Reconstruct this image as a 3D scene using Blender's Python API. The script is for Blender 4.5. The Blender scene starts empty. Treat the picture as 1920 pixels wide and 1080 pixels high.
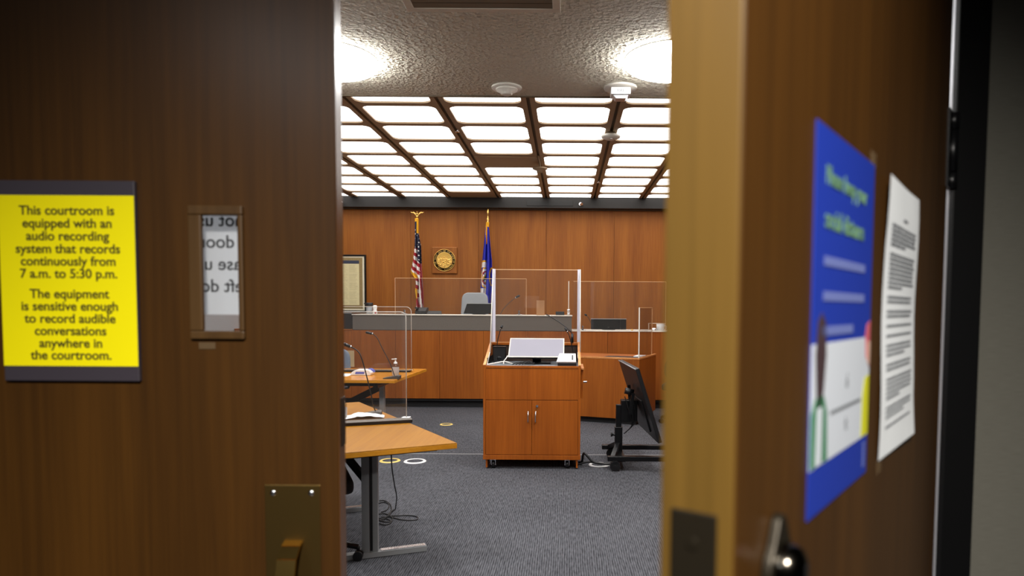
import bpy, bmesh, math, random
from mathutils import Vector, Matrix
random.seed(7)
sc = bpy.context.scene
COL = sc.collection
PI = math.pi

# ------------------------------------------------------------------ camera, world, exposure
cd = bpy.data.cameras.new('camera')
cam = bpy.data.objects.new('camera', cd); COL.objects.link(cam)
cd.sensor_width = 36.0
cd.lens = 24.0
cd.shift_x = -102 / 1920
cd.shift_y = 105 / 1920
cd.clip_start = 0.02
_a = math.atan(69 / 1280); _r = 0.0065
_F = Vector((0, math.cos(_a), -math.sin(_a))); _U = Vector((0, math.sin(_a), math.cos(_a))); _R = Vector((1, 0, 0))
_R2 = _R * math.cos(_r) + _U * math.sin(_r); _U2 = _U * math.cos(_r) - _R * math.sin(_r)
cam.matrix_world = Matrix(((_R2.x, _U2.x, -_F.x, 0), (_R2.y, _U2.y, -_F.y, 0), (_R2.z, _U2.z, -_F.z, 1.5), (0, 0, 0, 1)))
cd.dof.use_dof = True
cd.dof.focus_distance = 8.0
cd.dof.aperture_fstop = 3.8
sc.camera = cam

w = bpy.data.worlds.new('world'); sc.world = w; w.use_nodes = True
w.node_tree.nodes['Background'].inputs[0].default_value = (0.9, 0.95, 1.0, 1)
w.node_tree.nodes['Background'].inputs[1].default_value = 0.02
sc.view_settings.view_transform = 'Standard'
sc.view_settings.look = 'None'
sc.view_settings.gamma = 1.0
sc.view_settings.use_curve_mapping = False
sc.view_settings.exposure = 0.0
sc.cycles.max_bounces = 8
sc.cycles.transparent_max_bounces = 24
sc.cycles.caustics_reflective = False
sc.cycles.caustics_refractive = False
sc.cycles.sample_clamp_indirect = 4.0

PANEL_E = 2.9        # ceiling grid panels
DOME_E = 42.0         # round ceiling lights
HALL_SPOT = 490.0     # recessed downlight in the corridor ceiling behind the camera
HALL_LAMP = 13.0      # corridor ceiling lamp

def area(name, loc, target, sx, sy, power, color):
    l = bpy.data.lights.new(name, 'AREA'); l.shape = 'RECTANGLE'; l.size = sx; l.size_y = sy
    l.energy = power; l.color = color
    o = bpy.data.objects.new(name, l); COL.objects.link(o)
    o.location = loc
    o.rotation_euler = (Vector(target) - Vector(loc)).to_track_quat('-Z', 'Y').to_euler()
    return o
def spot(name, loc, target, power, angle, blend, color, rad=0.08):
    l = bpy.data.lights.new(name, 'SPOT'); l.energy = power; l.spot_size = math.radians(angle); l.spot_blend = blend
    l.color = color; l.shadow_soft_size = rad
    o = bpy.data.objects.new(name, l); COL.objects.link(o); o.location = loc
    o.rotation_euler = (Vector(target) - Vector(loc)).to_track_quat('-Z', 'Y').to_euler()
spot('corridor_downlight', (0.1, -0.65, 2.66), (-0.15, 1.1, 0.25), HALL_SPOT, 88, 1.0, (1.0, 0.95, 0.87), 0.1)
area('corridor_lamp_light', (-1.25, -0.9, 2.66), (-1.1, -0.75, 0), 0.7, 0.45, HALL_LAMP, (0.95, 0.97, 1.0))

# ------------------------------------------------------------------ colour + materials
def lin(c):
    c = c / 255
    return c / 12.92 if c <= 0.04045 else ((c + 0.055) / 1.055) ** 2.4
def rgb(r, g, b): return (lin(r), lin(g), lin(b), 1)

def mat(name, col, rough=0.5, metal=0.0, spec=0.5, emit=0.0, coat=0.0):
    m = bpy.data.materials.new(name); m.use_nodes = True
    p = m.node_tree.nodes['Principled BSDF']
    p.inputs['Base Color'].default_value = col
    p.inputs['Roughness'].default_value = rough
    p.inputs['Metallic'].default_value = metal
    p.inputs['Specular IOR Level'].default_value = spec
    p.inputs['Coat Weight'].default_value = coat; p.inputs['Coat Roughness'].default_value = 0.3
    if emit:
        p.inputs['Emission Color'].default_value = col
        p.inputs['Emission Strength'].default_value = emit
    return m

def grainy(name, col, var=0.15, scale=60, rough=0.6, bump=0.0, stretch=(1, 1, 1), metal=0.0, spec=0.5, detail=4):
    m = mat(name, col, rough, metal, spec)
    nt = m.node_tree; p = nt.nodes['Principled BSDF']
    tc = nt.nodes.new('ShaderNodeTexCoord'); mp = nt.nodes.new('ShaderNodeMapping'); mp.inputs['Scale'].default_value = stretch
    nz = nt.nodes.new('ShaderNodeTexNoise'); nz.inputs['Scale'].default_value = scale; nz.inputs['Detail'].default_value = detail
    rp = nt.nodes.new('ShaderNodeValToRGB')
    rp.color_ramp.elements[0].position = 0.3; rp.color_ramp.elements[1].position = 0.7
    rp.color_ramp.elements[0].color = tuple(c * (1 - var) for c in col[:3]) + (1,)
    rp.color_ramp.elements[1].color = tuple(min(1, c * (1 + var)) for c in col[:3]) + (1,)
    nt.links.new(tc.outputs['Object'], mp.inputs[0]); nt.links.new(mp.outputs[0], nz.inputs['Vector'])
    nt.links.new(nz.outputs['Fac'], rp.inputs[0]); nt.links.new(rp.outputs[0], p.inputs['Base Color'])
    if bump:
        b = nt.nodes.new('ShaderNodeBump'); b.inputs['Strength'].default_value = bump; b.inputs['Distance'].default_value = 0.01
        nt.links.new(nz.outputs['Fac'], b.inputs['Height']); nt.links.new(b.outputs[0], p.inputs['Normal'])
    return m

def wood(name, dark, light, axis='Z', rough=0.42, scale=1.0, coat=0.0, spec=0.3):
    m = mat(name, light, rough, 0, spec, 0, coat)
    nt = m.node_tree; p = nt.nodes['Principled BSDF']
    tc = nt.nodes.new('ShaderNodeTexCoord')
    def noise(s_across, s_along, detail, dist):
        mp = nt.nodes.new('ShaderNodeMapping')
        s = [s_across * scale] * 3; s['XYZ'.index(axis)] = s_along * scale
        mp.inputs['Scale'].default_value = s
        nz = nt.nodes.new('ShaderNodeTexNoise'); nz.inputs['Scale'].default_value = 1.0
        nz.inputs['Detail'].default_value = detail; nz.inputs['Distortion'].default_value = dist
        nt.links.new(tc.outputs['Object'], mp.inputs[0]); nt.links.new(mp.outputs[0], nz.inputs['Vector'])
        return nz
    n1 = noise(5.0, 0.45, 3, 0.4); n2 = noise(70.0, 2.0, 4, 0.2)
    mx = nt.nodes.new('ShaderNodeMath'); mx.operation = 'MULTIPLY_ADD'; mx.inputs[1].default_value = 0.45
    mm = nt.nodes.new('ShaderNodeMath'); mm.operation = 'MULTIPLY'; mm.inputs[1].default_value = 0.6
    nt.links.new(n1.outputs['Fac'], mm.inputs[0])
    nt.links.new(n2.outputs['Fac'], mx.inputs[0]); nt.links.new(mm.outputs[0], mx.inputs[2])
    rp = nt.nodes.new('ShaderNodeValToRGB')
    rp.color_ramp.elements[0].position = 0.36; rp.color_ramp.elements[1].position = 0.68
    rp.color_ramp.elements[0].color = dark; rp.color_ramp.elements[1].color = light
    nt.links.new(mx.outputs[0], rp.inputs[0]); nt.links.new(rp.outputs[0], p.inputs['Base Color'])
    return m

def acrylic(name, tint=0.97):
    m = bpy.data.materials.new(name); m.use_nodes = True
    nt = m.node_tree; nt.nodes.remove(nt.nodes['Principled BSDF'])
    out = nt.nodes['Material Output']
    tr = nt.nodes.new('ShaderNodeBsdfTransparent'); tr.inputs[0].default_value = (tint, tint, tint, 1)
    gl = nt.nodes.new('ShaderNodeBsdfGlossy'); gl.inputs['Roughness'].default_value = 0.02
    df = nt.nodes.new('ShaderNodeBsdfDiffuse'); df.inputs[0].default_value = (0.6, 0.6, 0.6, 1)
    fr = nt.nodes.new('ShaderNodeFresnel'); fr.inputs[0].default_value = 1.45
    ge = nt.nodes.new('ShaderNodeNewGeometry'); io = nt.nodes.new('ShaderNodeMapRange'); io.inputs['To Min'].default_value = 1.45; io.inputs['To Max'].default_value = 1 / 1.45
    nt.links.new(ge.outputs['Backfacing'], io.inputs['Value']); nt.links.new(io.outputs[0], fr.inputs[0])
    mx = nt.nodes.new('ShaderNodeMixShader'); m2 = nt.nodes.new('ShaderNodeMixShader'); m2.inputs[0].default_value = 0.012
    nt.links.new(fr.outputs[0], mx.inputs[0]); nt.links.new(tr.outputs[0], mx.inputs[1]); nt.links.new(gl.outputs[0], mx.inputs[2])
    nt.links.new(mx.outputs[0], m2.inputs[1]); nt.links.new(df.outputs[0], m2.inputs[2])
    nt.links.new(m2.outputs[0], out.inputs[0])
    return m

def translucent(name, col, amount=0.5):
    m = bpy.data.materials.new(name); m.use_nodes = True
    nt = m.node_tree; nt.nodes.remove(nt.nodes['Principled BSDF'])
    out = nt.nodes['Material Output']
    d = nt.nodes.new('ShaderNodeBsdfDiffuse'); d.inputs[0].default_value = col
    t = nt.nodes.new('ShaderNodeBsdfTranslucent'); t.inputs[0].default_value = col
    mx = nt.nodes.new('ShaderNodeMixShader'); mx.inputs[0].default_value = amount
    nt.links.new(d.outputs[0], mx.inputs[1]); nt.links.new(t.outputs[0], mx.inputs[2]); nt.links.new(mx.outputs[0], out.inputs[0])
    return m

def carpet_mat():
    m = mat('carpet_loop', rgb(90, 90, 94), 0.95, 0, 0.1)
    nt = m.node_tree; p = nt.nodes['Principled BSDF']
    tc = nt.nodes.new('ShaderNodeTexCoord')
    def nz(sx, sy, d):
        mp = nt.nodes.new('ShaderNodeMapping'); mp.inputs['Scale'].default_value = (sx, sy, 1)
        n = nt.nodes.new('ShaderNodeTexNoise'); n.inputs['Scale'].default_value = 1; n.inputs['Detail'].default_value = d
        nt.links.new(tc.outputs['Object'], mp.inputs[0]); nt.links.new(mp.outputs[0], n.inputs['Vector']); return n
    def M(op, x, y=None, z=None):
        m_ = nt.nodes.new('ShaderNodeMath'); m_.operation = op
        for i, v in enumerate((x, y, z)):
            if v is None: continue
            if hasattr(v, 'is_linked'): nt.links.new(v, m_.inputs[i])
            else: m_.inputs[i].default_value = v
        return m_.outputs[0]
    sx = nt.nodes.new('ShaderNodeSeparateXYZ'); nt.links.new(tc.outputs['Object'], sx.inputs[0])
    warp = nz(9, 2.2, 2).outputs['Fac']; brk = nz(95, 14, 2).outputs['Fac']; patch = nz(1.3, 1.1, 3).outputs['Fac']
    rib = M('SINE', M('MULTIPLY_ADD', warp, 9.0, M('MULTIPLY', sx.outputs['X'], 2 * PI / 0.0135)))
    s_ = M('MULTIPLY_ADD', rib, 0.24, M('MULTIPLY_ADD', brk, 1.1, -0.55))
    val = M('ADD', M('MULTIPLY_ADD', patch, 0.35, 0.32), s_)
    rp = nt.nodes.new('ShaderNodeValToRGB')
    rp.color_ramp.elements[0].position = 0.0; rp.color_ramp.elements[1].position = 1.0
    rp.color_ramp.elements[0].color = rgb(27, 27, 31); rp.color_ramp.elements[1].color = rgb(106, 107, 113)
    nt.links.new(val, rp.inputs[0]); nt.links.new(rp.outputs[0], p.inputs['Base Color'])
    class S: outputs = [s_]
    s = S
    bp = nt.nodes.new('ShaderNodeBump'); bp.inputs['Strength'].default_value = 0.4; bp.inputs['Distance'].default_value = 0.004
    nt.links.new(s.outputs[0], bp.inputs['Height']); nt.links.new(bp.outputs[0], p.inputs['Normal'])
    return m

def plaster_mat():
    m = mat('rough_plaster', rgb(236, 229, 210), 0.9, 0, 0.2)
    nt = m.node_tree; p = nt.nodes['Principled BSDF']
    tc = nt.nodes.new('ShaderNodeTexCoord')
    n1 = nt.nodes.new('ShaderNodeTexNoise'); n1.inputs['Scale'].default_value = 34; n1.inputs['Detail'].default_value = 5; n1.inputs['Distortion'].default_value = 0.8
    n2 = nt.nodes.new('ShaderNodeTexVoronoi'); n2.inputs['Scale'].default_value = 30
    ad = nt.nodes.new('ShaderNodeMath'); ad.operation = 'MULTIPLY_ADD'; ad.inputs[1].default_value = 0.5
    for n in (n1, n2): nt.links.new(tc.outputs['Object'], n.inputs['Vector'])
    nt.links.new(n2.outputs['Distance'], ad.inputs[0]); nt.links.new(n1.outputs['Fac'], ad.inputs[2])
    b = nt.nodes.new('ShaderNodeBump'); b.inputs['Strength'].default_value = 1.0; b.inputs['Distance'].default_value = 0.07
    nt.links.new(ad.outputs[0], b.inputs['Height']); nt.links.new(b.outputs[0], p.inputs['Normal'])
    return m

WALLW = wood('wall_veneer', rgb(134, 74, 20), rgb(166, 100, 32), 'Z', 0.5)
BENCHW = wood('bench_veneer', rgb(136, 70, 16), rgb(166, 92, 26), 'Z', 0.48)
LECTW = wood('lectern_veneer', rgb(144, 72, 14), rgb(176, 94, 24), 'Z', 0.46)
LECTE = wood('lectern_edge', rgb(190, 120, 62), rgb(222, 156, 96), 'Y', 0.4)
TABLEW = wood('table_veneer', rgb(140, 88, 14), rgb(162, 110, 26), 'Y', 0.38, spec=0.15)
TABLEE = wood('table_edge', rgb(196, 126, 26), rgb(218, 150, 44), 'X', 0.35)
DOORW = wood('door_veneer', rgb(54, 32, 7), rgb(76, 47, 12), 'Z', 0.55, coat=0.32, spec=0.15)
DOORE = wood('door_edge_oak', rgb(76, 56, 20), rgb(102, 76, 30), 'Z', 0.42, coat=0.12)
DOORG = wood('door_edge_varnished', rgb(70, 42, 18), rgb(96, 62, 28), 'Z', 0.25, spec=0.6)
FRAMEW = wood('window_bead', rgb(64, 44, 22), rgb(86, 62, 34), 'Z', 0.4)
CARPET = carpet_mat(); PLASTER = plaster_mat()
GRID = grainy('grid_bronze_paint', rgb(150, 128, 100), 0.05, 20, 0.6)
GRIDDARK = mat('grid_slot', rgb(92, 78, 58), 0.7)
PANEL = mat('panel_diffuser', (1.0, 0.985, 0.955, 1), 0.5, emit=PANEL_E)
DOME = mat('dome_diffuser', (1.0, 0.99, 0.97, 1), 0.4, emit=DOME_E)
BLACK = mat('black_plastic', rgb(22, 22, 24), 0.4)
BLACKM = mat('black_metal', rgb(18, 18, 20), 0.35, 0.3)
BLACKG = mat('black_gloss', rgb(12, 12, 14), 0.3, spec=0.3)
MATTE = mat('matte_black', rgb(14, 14, 15), 0.7, spec=0.2)
SOFFIT = grainy('black_soffit', rgb(28, 25, 23), 0.1, 12, 0.6)
KICK = grainy('black_kick_laminate', rgb(26, 26, 28), 0.2, 30, 0.6)
GREYB = grainy('grey_laminate', rgb(104, 97, 90), 0.12, 90, 0.7)
WHITEEDGE = mat('white_edge', rgb(235, 228, 215), 0.4)
WHITE = mat('white_plastic', rgb(228, 228, 228), 0.4)
OFFWHITE = mat('offwhite_plastic', rgb(205, 200, 190), 0.5)
PAPER = grainy('white_paper', rgb(242, 246, 250), 0.03, 15, 0.8)
ACRYL = acrylic('clear_acrylic')
ACREDGE = mat('acrylic_cut_edge', rgb(238, 225, 205), 0.3, 0, 0.6)  # pale colour imitates light piped to acrylic cut edges
POSTW = mat('white_post', rgb(226, 222, 236), 0.3, 0, 0.6)
CHROME = mat('chrome', rgb(225, 225, 228), 0.18, 1.0)
STEELG = mat('grey_steel_paint', rgb(150, 153, 156), 0.4, 0.15)
BRASS = mat('aged_brass', rgb(120, 96, 52), 0.38, 0.9)
BRASSB = mat('bright_brass', rgb(226, 186, 104), 0.22, 1.0)
GOLD = mat('gold_fringe', rgb(236, 176, 24), 0.5)
GOLDM = mat('gold_metal', rgb(232, 190, 106), 0.25, 1.0)
BRONZE = mat('dark_bronze', rgb(40, 34, 24), 0.45, 0.6)
FRAMEB = mat('black_frame_paint', rgb(8, 8, 9), 0.5, spec=0.2)
JAMB = mat('jamb_reflection_grey', rgb(190, 190, 196), 0.35, 0.5)  # pale grey imitates courtroom light reflected by the dark jamb
WALLPAPER = grainy('linen_wallcover', rgb(92, 90, 82), 0.12, 60, 0.85, 0.05, (0.6, 0.6, 14))
HALLWALL = mat('corridor_paint', rgb(110, 104, 96), 0.9)
YELLOW = mat('sign_yellow', rgb(250, 236, 2), 0.6, spec=0.2)
SIGNDARK = mat('sign_dark_plastic', rgb(58, 52, 60), 0.5)
INK = mat('dark_ink', rgb(58, 50, 10), 0.6)
GREYINK = mat('grey_ink', rgb(110, 114, 120), 0.7)
BLACKINK = mat('black_ink', rgb(60, 62, 66), 0.7)
POSTERB = mat('poster_blue', rgb(30, 54, 158), 0.5, spec=0.3)
POSTERG = mat('poster_green', rgb(88, 124, 92), 0.5)
POSTERL = mat('poster_pale', rgb(104, 116, 176), 0.5)
POSTERW = mat('poster_white', rgb(206, 212, 222), 0.5)
SKIN1 = mat('print_brown', rgb(62, 44, 48), 0.6)
SKIN2 = mat('print_peach', rgb(206, 168, 152), 0.6)
PINK = mat('print_pink', rgb(196, 92, 106), 0.6)
PGREEN = mat('print_green', rgb(60, 124, 88), 0.6)
PYELL = mat('print_yellow', rgb(206, 206, 30), 0.6)
NAVY = mat('flag_navy', rgb(34, 36, 62), 0.8)
RED = mat('flag_red', rgb(168, 22, 44), 0.8)
FWHITE = mat('flag_white', rgb(236, 232, 228), 0.8)
ROYAL = mat('flag_royal_blue', rgb(36, 44, 176), 0.7)
FGREEN = mat('flag_motif_green', rgb(60, 96, 80), 0.8)
GREYLEATHER = grainy('grey_leather', rgb(150, 154, 158), 0.05, 30, 0.5)
BLUEGREY = grainy('blue_grey_fabric', rgb(120, 132, 150), 0.08, 60, 0.8)
BLACKFAB = grainy('black_fabric', rgb(26, 26, 29), 0.2, 80, 0.85)
SCREEN = grainy('lit_screen', rgb(120, 118, 128), 0.03, 3, 0.6)
_p = SCREEN.node_tree.nodes['Principled BSDF']; _p.inputs['Emission Color'].default_value = rgb(205, 200, 216); _p.inputs['Emission Strength'].default_value = 0.25
DESKG = grainy('grey_desk_laminate', rgb(120, 126, 132), 0.05, 60, 0.5)
CREAM = grainy('cream_document', rgb(226, 214, 168), 0.04, 14, 0.8)
MATW = mat('cream_mount', rgb(238, 230, 204), 0.7)
DOCORN = grainy('ornate_border', rgb(150, 128, 84), 0.35, 120, 0.7)
DOCBLUE = mat('document_navy', rgb(52, 58, 78), 0.7)
BEIGE = grainy('beige_card', rgb(206, 178, 134), 0.05, 10, 0.8)
CLEARP = acrylic('clear_plastic', 0.9)
TAPE = translucent('sticky_tape', rgb(110, 90, 66), 0.3)
SHEETT = translucent('backlit_paper', rgb(225, 228, 232), 0.55)
BLUEP = mat('blue_print', rgb(84, 98, 190), 0.5)
CABLE = mat('black_cable', rgb(16, 16, 18), 0.5)
WCABLE = mat('white_cable', rgb(220, 218, 212), 0.5)
RINGY = mat('yellowed_plastic', rgb(230, 200, 110), 0.45)

# ------------------------------------------------------------------ mesh tools
WM = {}
def tag(o, label=None, cat=None, group=None, kind=None):
    if label: o['label'] = label
    if cat: o['category'] = cat
    if group: o['group'] = group
    if kind: o['kind'] = kind
    return o

def thing(name, label, cat, loc=(0, 0, 0), rz=0.0, group=None):
    o = bpy.data.objects.new(name, None); COL.objects.link(o)
    o.location = loc; o.rotation_euler = (0, 0, rz); o.empty_display_size = 0.1
    WM[o.name] = Matrix.Translation(Vector(loc)) @ Matrix.Rotation(rz, 4, 'Z')
    return tag(o, label, cat, group)

class MB:
    """collects shapes into one mesh"""
    def __init__(s): s.bm = bmesh.new(); s.mi = 0; s.sm = False
    def _take(s, tmp, M=None, smooth=None):
        if M is not None: bmesh.ops.transform(tmp, matrix=M, verts=tmp.verts)
        vm = {}
        for v in tmp.verts: vm[v] = s.bm.verts.new(v.co)
        for f in tmp.faces:
            try:
                nf = s.bm.faces.new([vm[v] for v in f.verts]); nf.material_index = s.mi
                nf.smooth = s.sm if smooth is None else smooth
            except ValueError: pass
        tmp.free(); return s
    def box(s, x0, x1, y0, y1, z0, z1, bev=0.0, M=None, seg=2):
        t = bmesh.new(); bmesh.ops.create_cube(t, size=1)
        bmesh.ops.scale(t, vec=(x1 - x0, y1 - y0, z1 - z0), verts=t.verts)
        bmesh.ops.translate(t, vec=((x0 + x1) / 2, (y0 + y1) / 2, (z0 + z1) / 2), verts=t.verts)
        if bev: bmesh.ops.bevel(t, geom=list(t.edges), offset=bev, segments=seg, profile=0.5, affect='EDGES')
        return s._take(t, M, bool(bev) and seg > 2)
    def cyl(s, a, b, r0, r1=None, n=20, caps=True):
        a = Vector(a); b = Vector(b); r1 = r0 if r1 is None else r1
        d = b - a; t = bmesh.new()
        bmesh.ops.create_cone(t, cap_ends=caps, segments=n, radius1=r0, radius2=r1, depth=d.length)
        M = Matrix.Translation((a + b) / 2) @ d.to_track_quat('Z', 'Y').to_matrix().to_4x4()
        for f in t.faces: f.smooth = len(f.verts) == 4
        bmesh.ops.transform(t, matrix=M, verts=t.verts)
        vm = {v: s.bm.verts.new(v.co) for v in t.verts}
        for f in t.faces:
            nf = s.bm.faces.new([vm[v] for v in f.verts]); nf.smooth = len(f.verts) == 4; nf.material_index = s.mi
        t.free(); return s
    def ball(s, c, r, sc3=(1, 1, 1), n=20, M=None):
        t = bmesh.new(); bmesh.ops.create_uvsphere(t, u_segments=n, v_segments=max(8, n // 2), radius=r)
        bmesh.ops.scale(t, vec=sc3, verts=t.verts)
        if M is not None: bmesh.ops.transform(t, matrix=M, verts=t.verts)
        bmesh.ops.translate(t, vec=c, verts=t.verts)
        return s._take(t, None, True)
    def lathe(s, c, prof, n=32, M=None):
        """prof: list of (radius, z) from bottom to top"""
        t = bmesh.new(); rings = []
        for r, z in prof:
            if r < 1e-6: rings.append([t.verts.new((0, 0, z))])
            else: rings.append([t.verts.new((r * math.cos(2 * PI * i / n), r * math.sin(2 * PI * i / n), z)) for i in range(n)])
        for a, b in zip(rings, rings[1:]):
            for i in range(n):
                j = (i + 1) % n
                if len(a) == 1 and len(b) == 1: continue
                if len(a) == 1: t.faces.new((a[0], b[j], b[i]))
                elif len(b) == 1: t.faces.new((a[i], a[j], b[0]))
                else: t.faces.new((a[i], a[j], b[j], b[i]))
        if M is not None: bmesh.ops.transform(t, matrix=M, verts=t.verts)
        bmesh.ops.translate(t, vec=c, verts=t.verts)
        bmesh.ops.recalc_face_normals(t, faces=t.faces)
        return s._take(t, None, True)
    def tube(s, pts, r, n=8, radii=None, smooth_path=0):
        P = [Vector(p) for p in pts]
        for _ in range(smooth_path):
            Q = [P[0]]; 
            for a, b in zip(P, P[1:]): Q += [a * .75 + b * .25, a * .25 + b * .75]
            Q.append(P[-1]); P = Q
        rings = []; up = Vector((0, 0, 1))
        for i, p in enumerate(P):
            d = (P[min(i + 1, len(P) - 1)] - P[max(i - 1, 0)])
            if d.length < 1e-9: d = Vector((0, 0, 1))
            d.normalize()
            u = d.cross(up if abs(d.z) < 0.95 else Vector((1, 0, 0))).normalized(); v = d.cross(u)
            rr = r if radii is None else radii[min(len(radii) - 1, int(i * len(radii) / len(P)))]
            rings.append([s.bm.verts.new(p + (u * math.cos(2 * PI * k / n) + v * math.sin(2 * PI * k / n)) * rr) for k in range(n)])
        for a, b in zip(rings, rings[1:]):
            for k in range(n):
                f = s.bm.faces.new((a[k], a[(k + 1) % n], b[(k + 1) % n], b[k])); f.smooth = True; f.material_index = s.mi
        for ring in (rings[0][::-1], rings[-1]):
            f = s.bm.faces.new(ring); f.material_index = s.mi
        return s
    def bar(s, a, b, w, h):
        """rectangular bar from a to b, w across (horizontal), h tall"""
        a = Vector(a); b = Vector(b); d = b - a; L = d.length
        t = bmesh.new(); bmesh.ops.create_cube(t, size=1); bmesh.ops.scale(t, vec=(L, w, h), verts=t.verts)
        x = d.normalized(); up = Vector((0, 0, 1)) if abs(x.z) < 0.99 else Vector((0, 1, 0))
        y = up.cross(x).normalized(); z = x.cross(y)
        M = Matrix(((x.x, y.x, z.x, 0), (x.y, y.y, z.y, 0), (x.z, y.z, z.z, 0), (0, 0, 0, 1)))
        return s._take(t, Matrix.Translation((a + b) / 2) @ M)
    def prism(s, pts, vec, bev=0.0):
        """planar polygon (3D points) extruded along vec"""
        t = bmesh.new(); vec = Vector(vec)
        a = [t.verts.new(p) for p in pts]; b = [t.verts.new(Vector(p) + vec) for p in pts]
        t.faces.new(a); t.faces.new(b[::-1]); n = len(a)
        for i in range(n): t.faces.new((a[i], b[i], b[(i + 1) % n], a[(i + 1) % n]))
        bmesh.ops.recalc_face_normals(t, faces=t.faces)
        if bev: bmesh.ops.bevel(t, geom=list(t.edges), offset=bev, segments=2, profile=0.5, affect='EDGES')
        return s._take(t)
    def face(s, pts):
        f = s.bm.faces.new([s.bm.verts.new(p) for p in pts]); f.material_index = s.mi; return s
    def text(s, body, size, M, bold=0.0, align='CENTER', width=None):
        c = bpy.data.curves.new('t', 'FONT'); c.body = body; c.size = size; c.align_x = align; c.offset = bold
        c.extrude = 0.0004
        o = bpy.data.objects.new('t', c); COL.objects.link(o)
        dg = bpy.context.evaluated_depsgraph_get(); dg.update()
        me = bpy.data.meshes.new_from_object(o.evaluated_get(dg))
        t = bmesh.new(); t.from_mesh(me)
        if width:
            xs = [v.co.x for v in t.verts]; k = width / (max(xs) - min(xs))
            bmesh.ops.scale(t, vec=(k, k, 1), verts=t.verts)
        bpy.data.objects.remove(o); bpy.data.curves.remove(c); bpy.data.meshes.remove(me)
        return s._take(t, M, False)
    def build(s, name, m, parent=None, local=False, recalc=True):
        if recalc: bmesh.ops.recalc_face_normals(s.bm, faces=s.bm.faces)
        me = bpy.data.meshes.new(name)
        off = Vector((0, 0, 0))
        if parent is not None:
            if not local:
                bmesh.ops.transform(s.bm, matrix=WM[parent.name].inverted(), verts=s.bm.verts)
        elif not local:
            vs = [v.co for v in s.bm.verts]
            off = Vector(((min(v.x for v in vs) + max(v.x for v in vs)) / 2, (min(v.y for v in vs) + max(v.y for v in vs)) / 2, min(v.z for v in vs)))
            bmesh.ops.translate(s.bm, vec=-off, verts=s.bm.verts)
        s.bm.to_mesh(me); s.bm.free()
        for k in (m if isinstance(m, (list, tuple)) else [m]): me.materials.append(k)
        o = bpy.data.objects.new(name, me); COL.objects.link(o)
        if parent is not None:
            o.parent = parent; WM[o.name] = WM[parent.name]
        else:
            o.location = off; WM[o.name] = Matrix.Translation(off)
        return o

def struct(name, mb, m):
    return tag(mb.build(name, m), kind='structure')
def copy_tree(o, parent=None):
    c = o.copy(); COL.objects.link(c); c.parent = parent
    for ch in list(o.children): copy_tree(ch, c)
    return c
def arc_pts(cx, cy, r, a0, a1, n):
    return [(cx + r * math.cos(a0 + (a1 - a0) * i / n), cy + r * math.sin(a0 + (a1 - a0) * i / n)) for i in range(n + 1)]
def rrect(x0, x1, y0, y1, r, n=6):
    return (arc_pts(x1 - r, y1 - r, r, 0, PI / 2, n) + arc_pts(x0 + r, y1 - r, r, PI / 2, PI, n) +
            arc_pts(x0 + r, y0 + r, r, PI, 1.5 * PI, n) + arc_pts(x1 - r, y0 + r, r, 1.5 * PI, 2 * PI, n))

# ------------------------------------------------------------------ the room
XL, XR, YB = -4.9, 3.6, 12.5
struct('floor', MB().box(XL - .1, XR + .1, -3.1, YB + .1, -0.1, 0), CARPET)
struct('wall_left', MB().box(XL - .1, XL, 1.36, YB, 0, 3.6), grainy('grey_wall_fabric', rgb(150, 150, 152), 0.06, 60, 0.9))
struct('wall_right', MB().box(XR, XR + .1, 1.36, YB, 0, 3.6), WALLW)
b = MB()
seams = [XL, -4.08, -2.845, -1.613, -0.378, 0.857, 2.09, XR]
for x0, x1 in zip(seams, seams[1:]): b.box(x0 + .0015, x1 - .0015, YB, YB + .03, 0, 3.6, 0.0015)
struct('wall_back', b, WALLW)
struct('wall_back_core', MB().box(XL, XR, YB + .03, YB + .1, 0, 3.6), BRONZE)
# front wall around the door opening (corridor side covered in linen)
b = MB().box(0.747, XR + .1, 1.25, 1.36, 0, 3.6).box(XL - .1, -1.6, 1.25, 1.36, 0, 3.6).box(-1.6, 0.747, 1.25, 1.36, 2.46, 3.6)
struct('wall_front', b, WALLPAPER)
# corridor shell behind the camera
struct('wall_corridor', MB().box(-3.1, 3.1, -3.1, -3.0, 0, 2.7).box(-3.1, -3.0, -3.0, 1.25, 0, 2.7).box(3.0, 3.1, -3.0, 1.25, 0, 2.7), HALLWALL)
struct('ceiling_corridor', MB().box(-3.1, 3.1, -3.1, 1.25, 2.7, 2.8), mat('corridor_ceiling_tile', rgb(70, 68, 64), 0.9))
# steel door frame, right jamb with stop
b = MB().box(0.691, 0.749, 1.236, 1.25, 0, 2.46, 0.002)
struct('trim_1', b, FRAMEB)
struct('trim_2', MB().box(0.691, 0.747, 1.2505, 1.362, 0, 2.46, 0.002).box(0.66, 0.691, 1.31, 1.362, 0, 2.46, 0.002), JAMB)
struct('trim_3', MB().box(-1.6, -1.55, 1.236, 1.362, 0, 2.46).box(-1.6, 0.747, 1.236, 1.362, 2.405, 2.46), FRAMEB)

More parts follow.
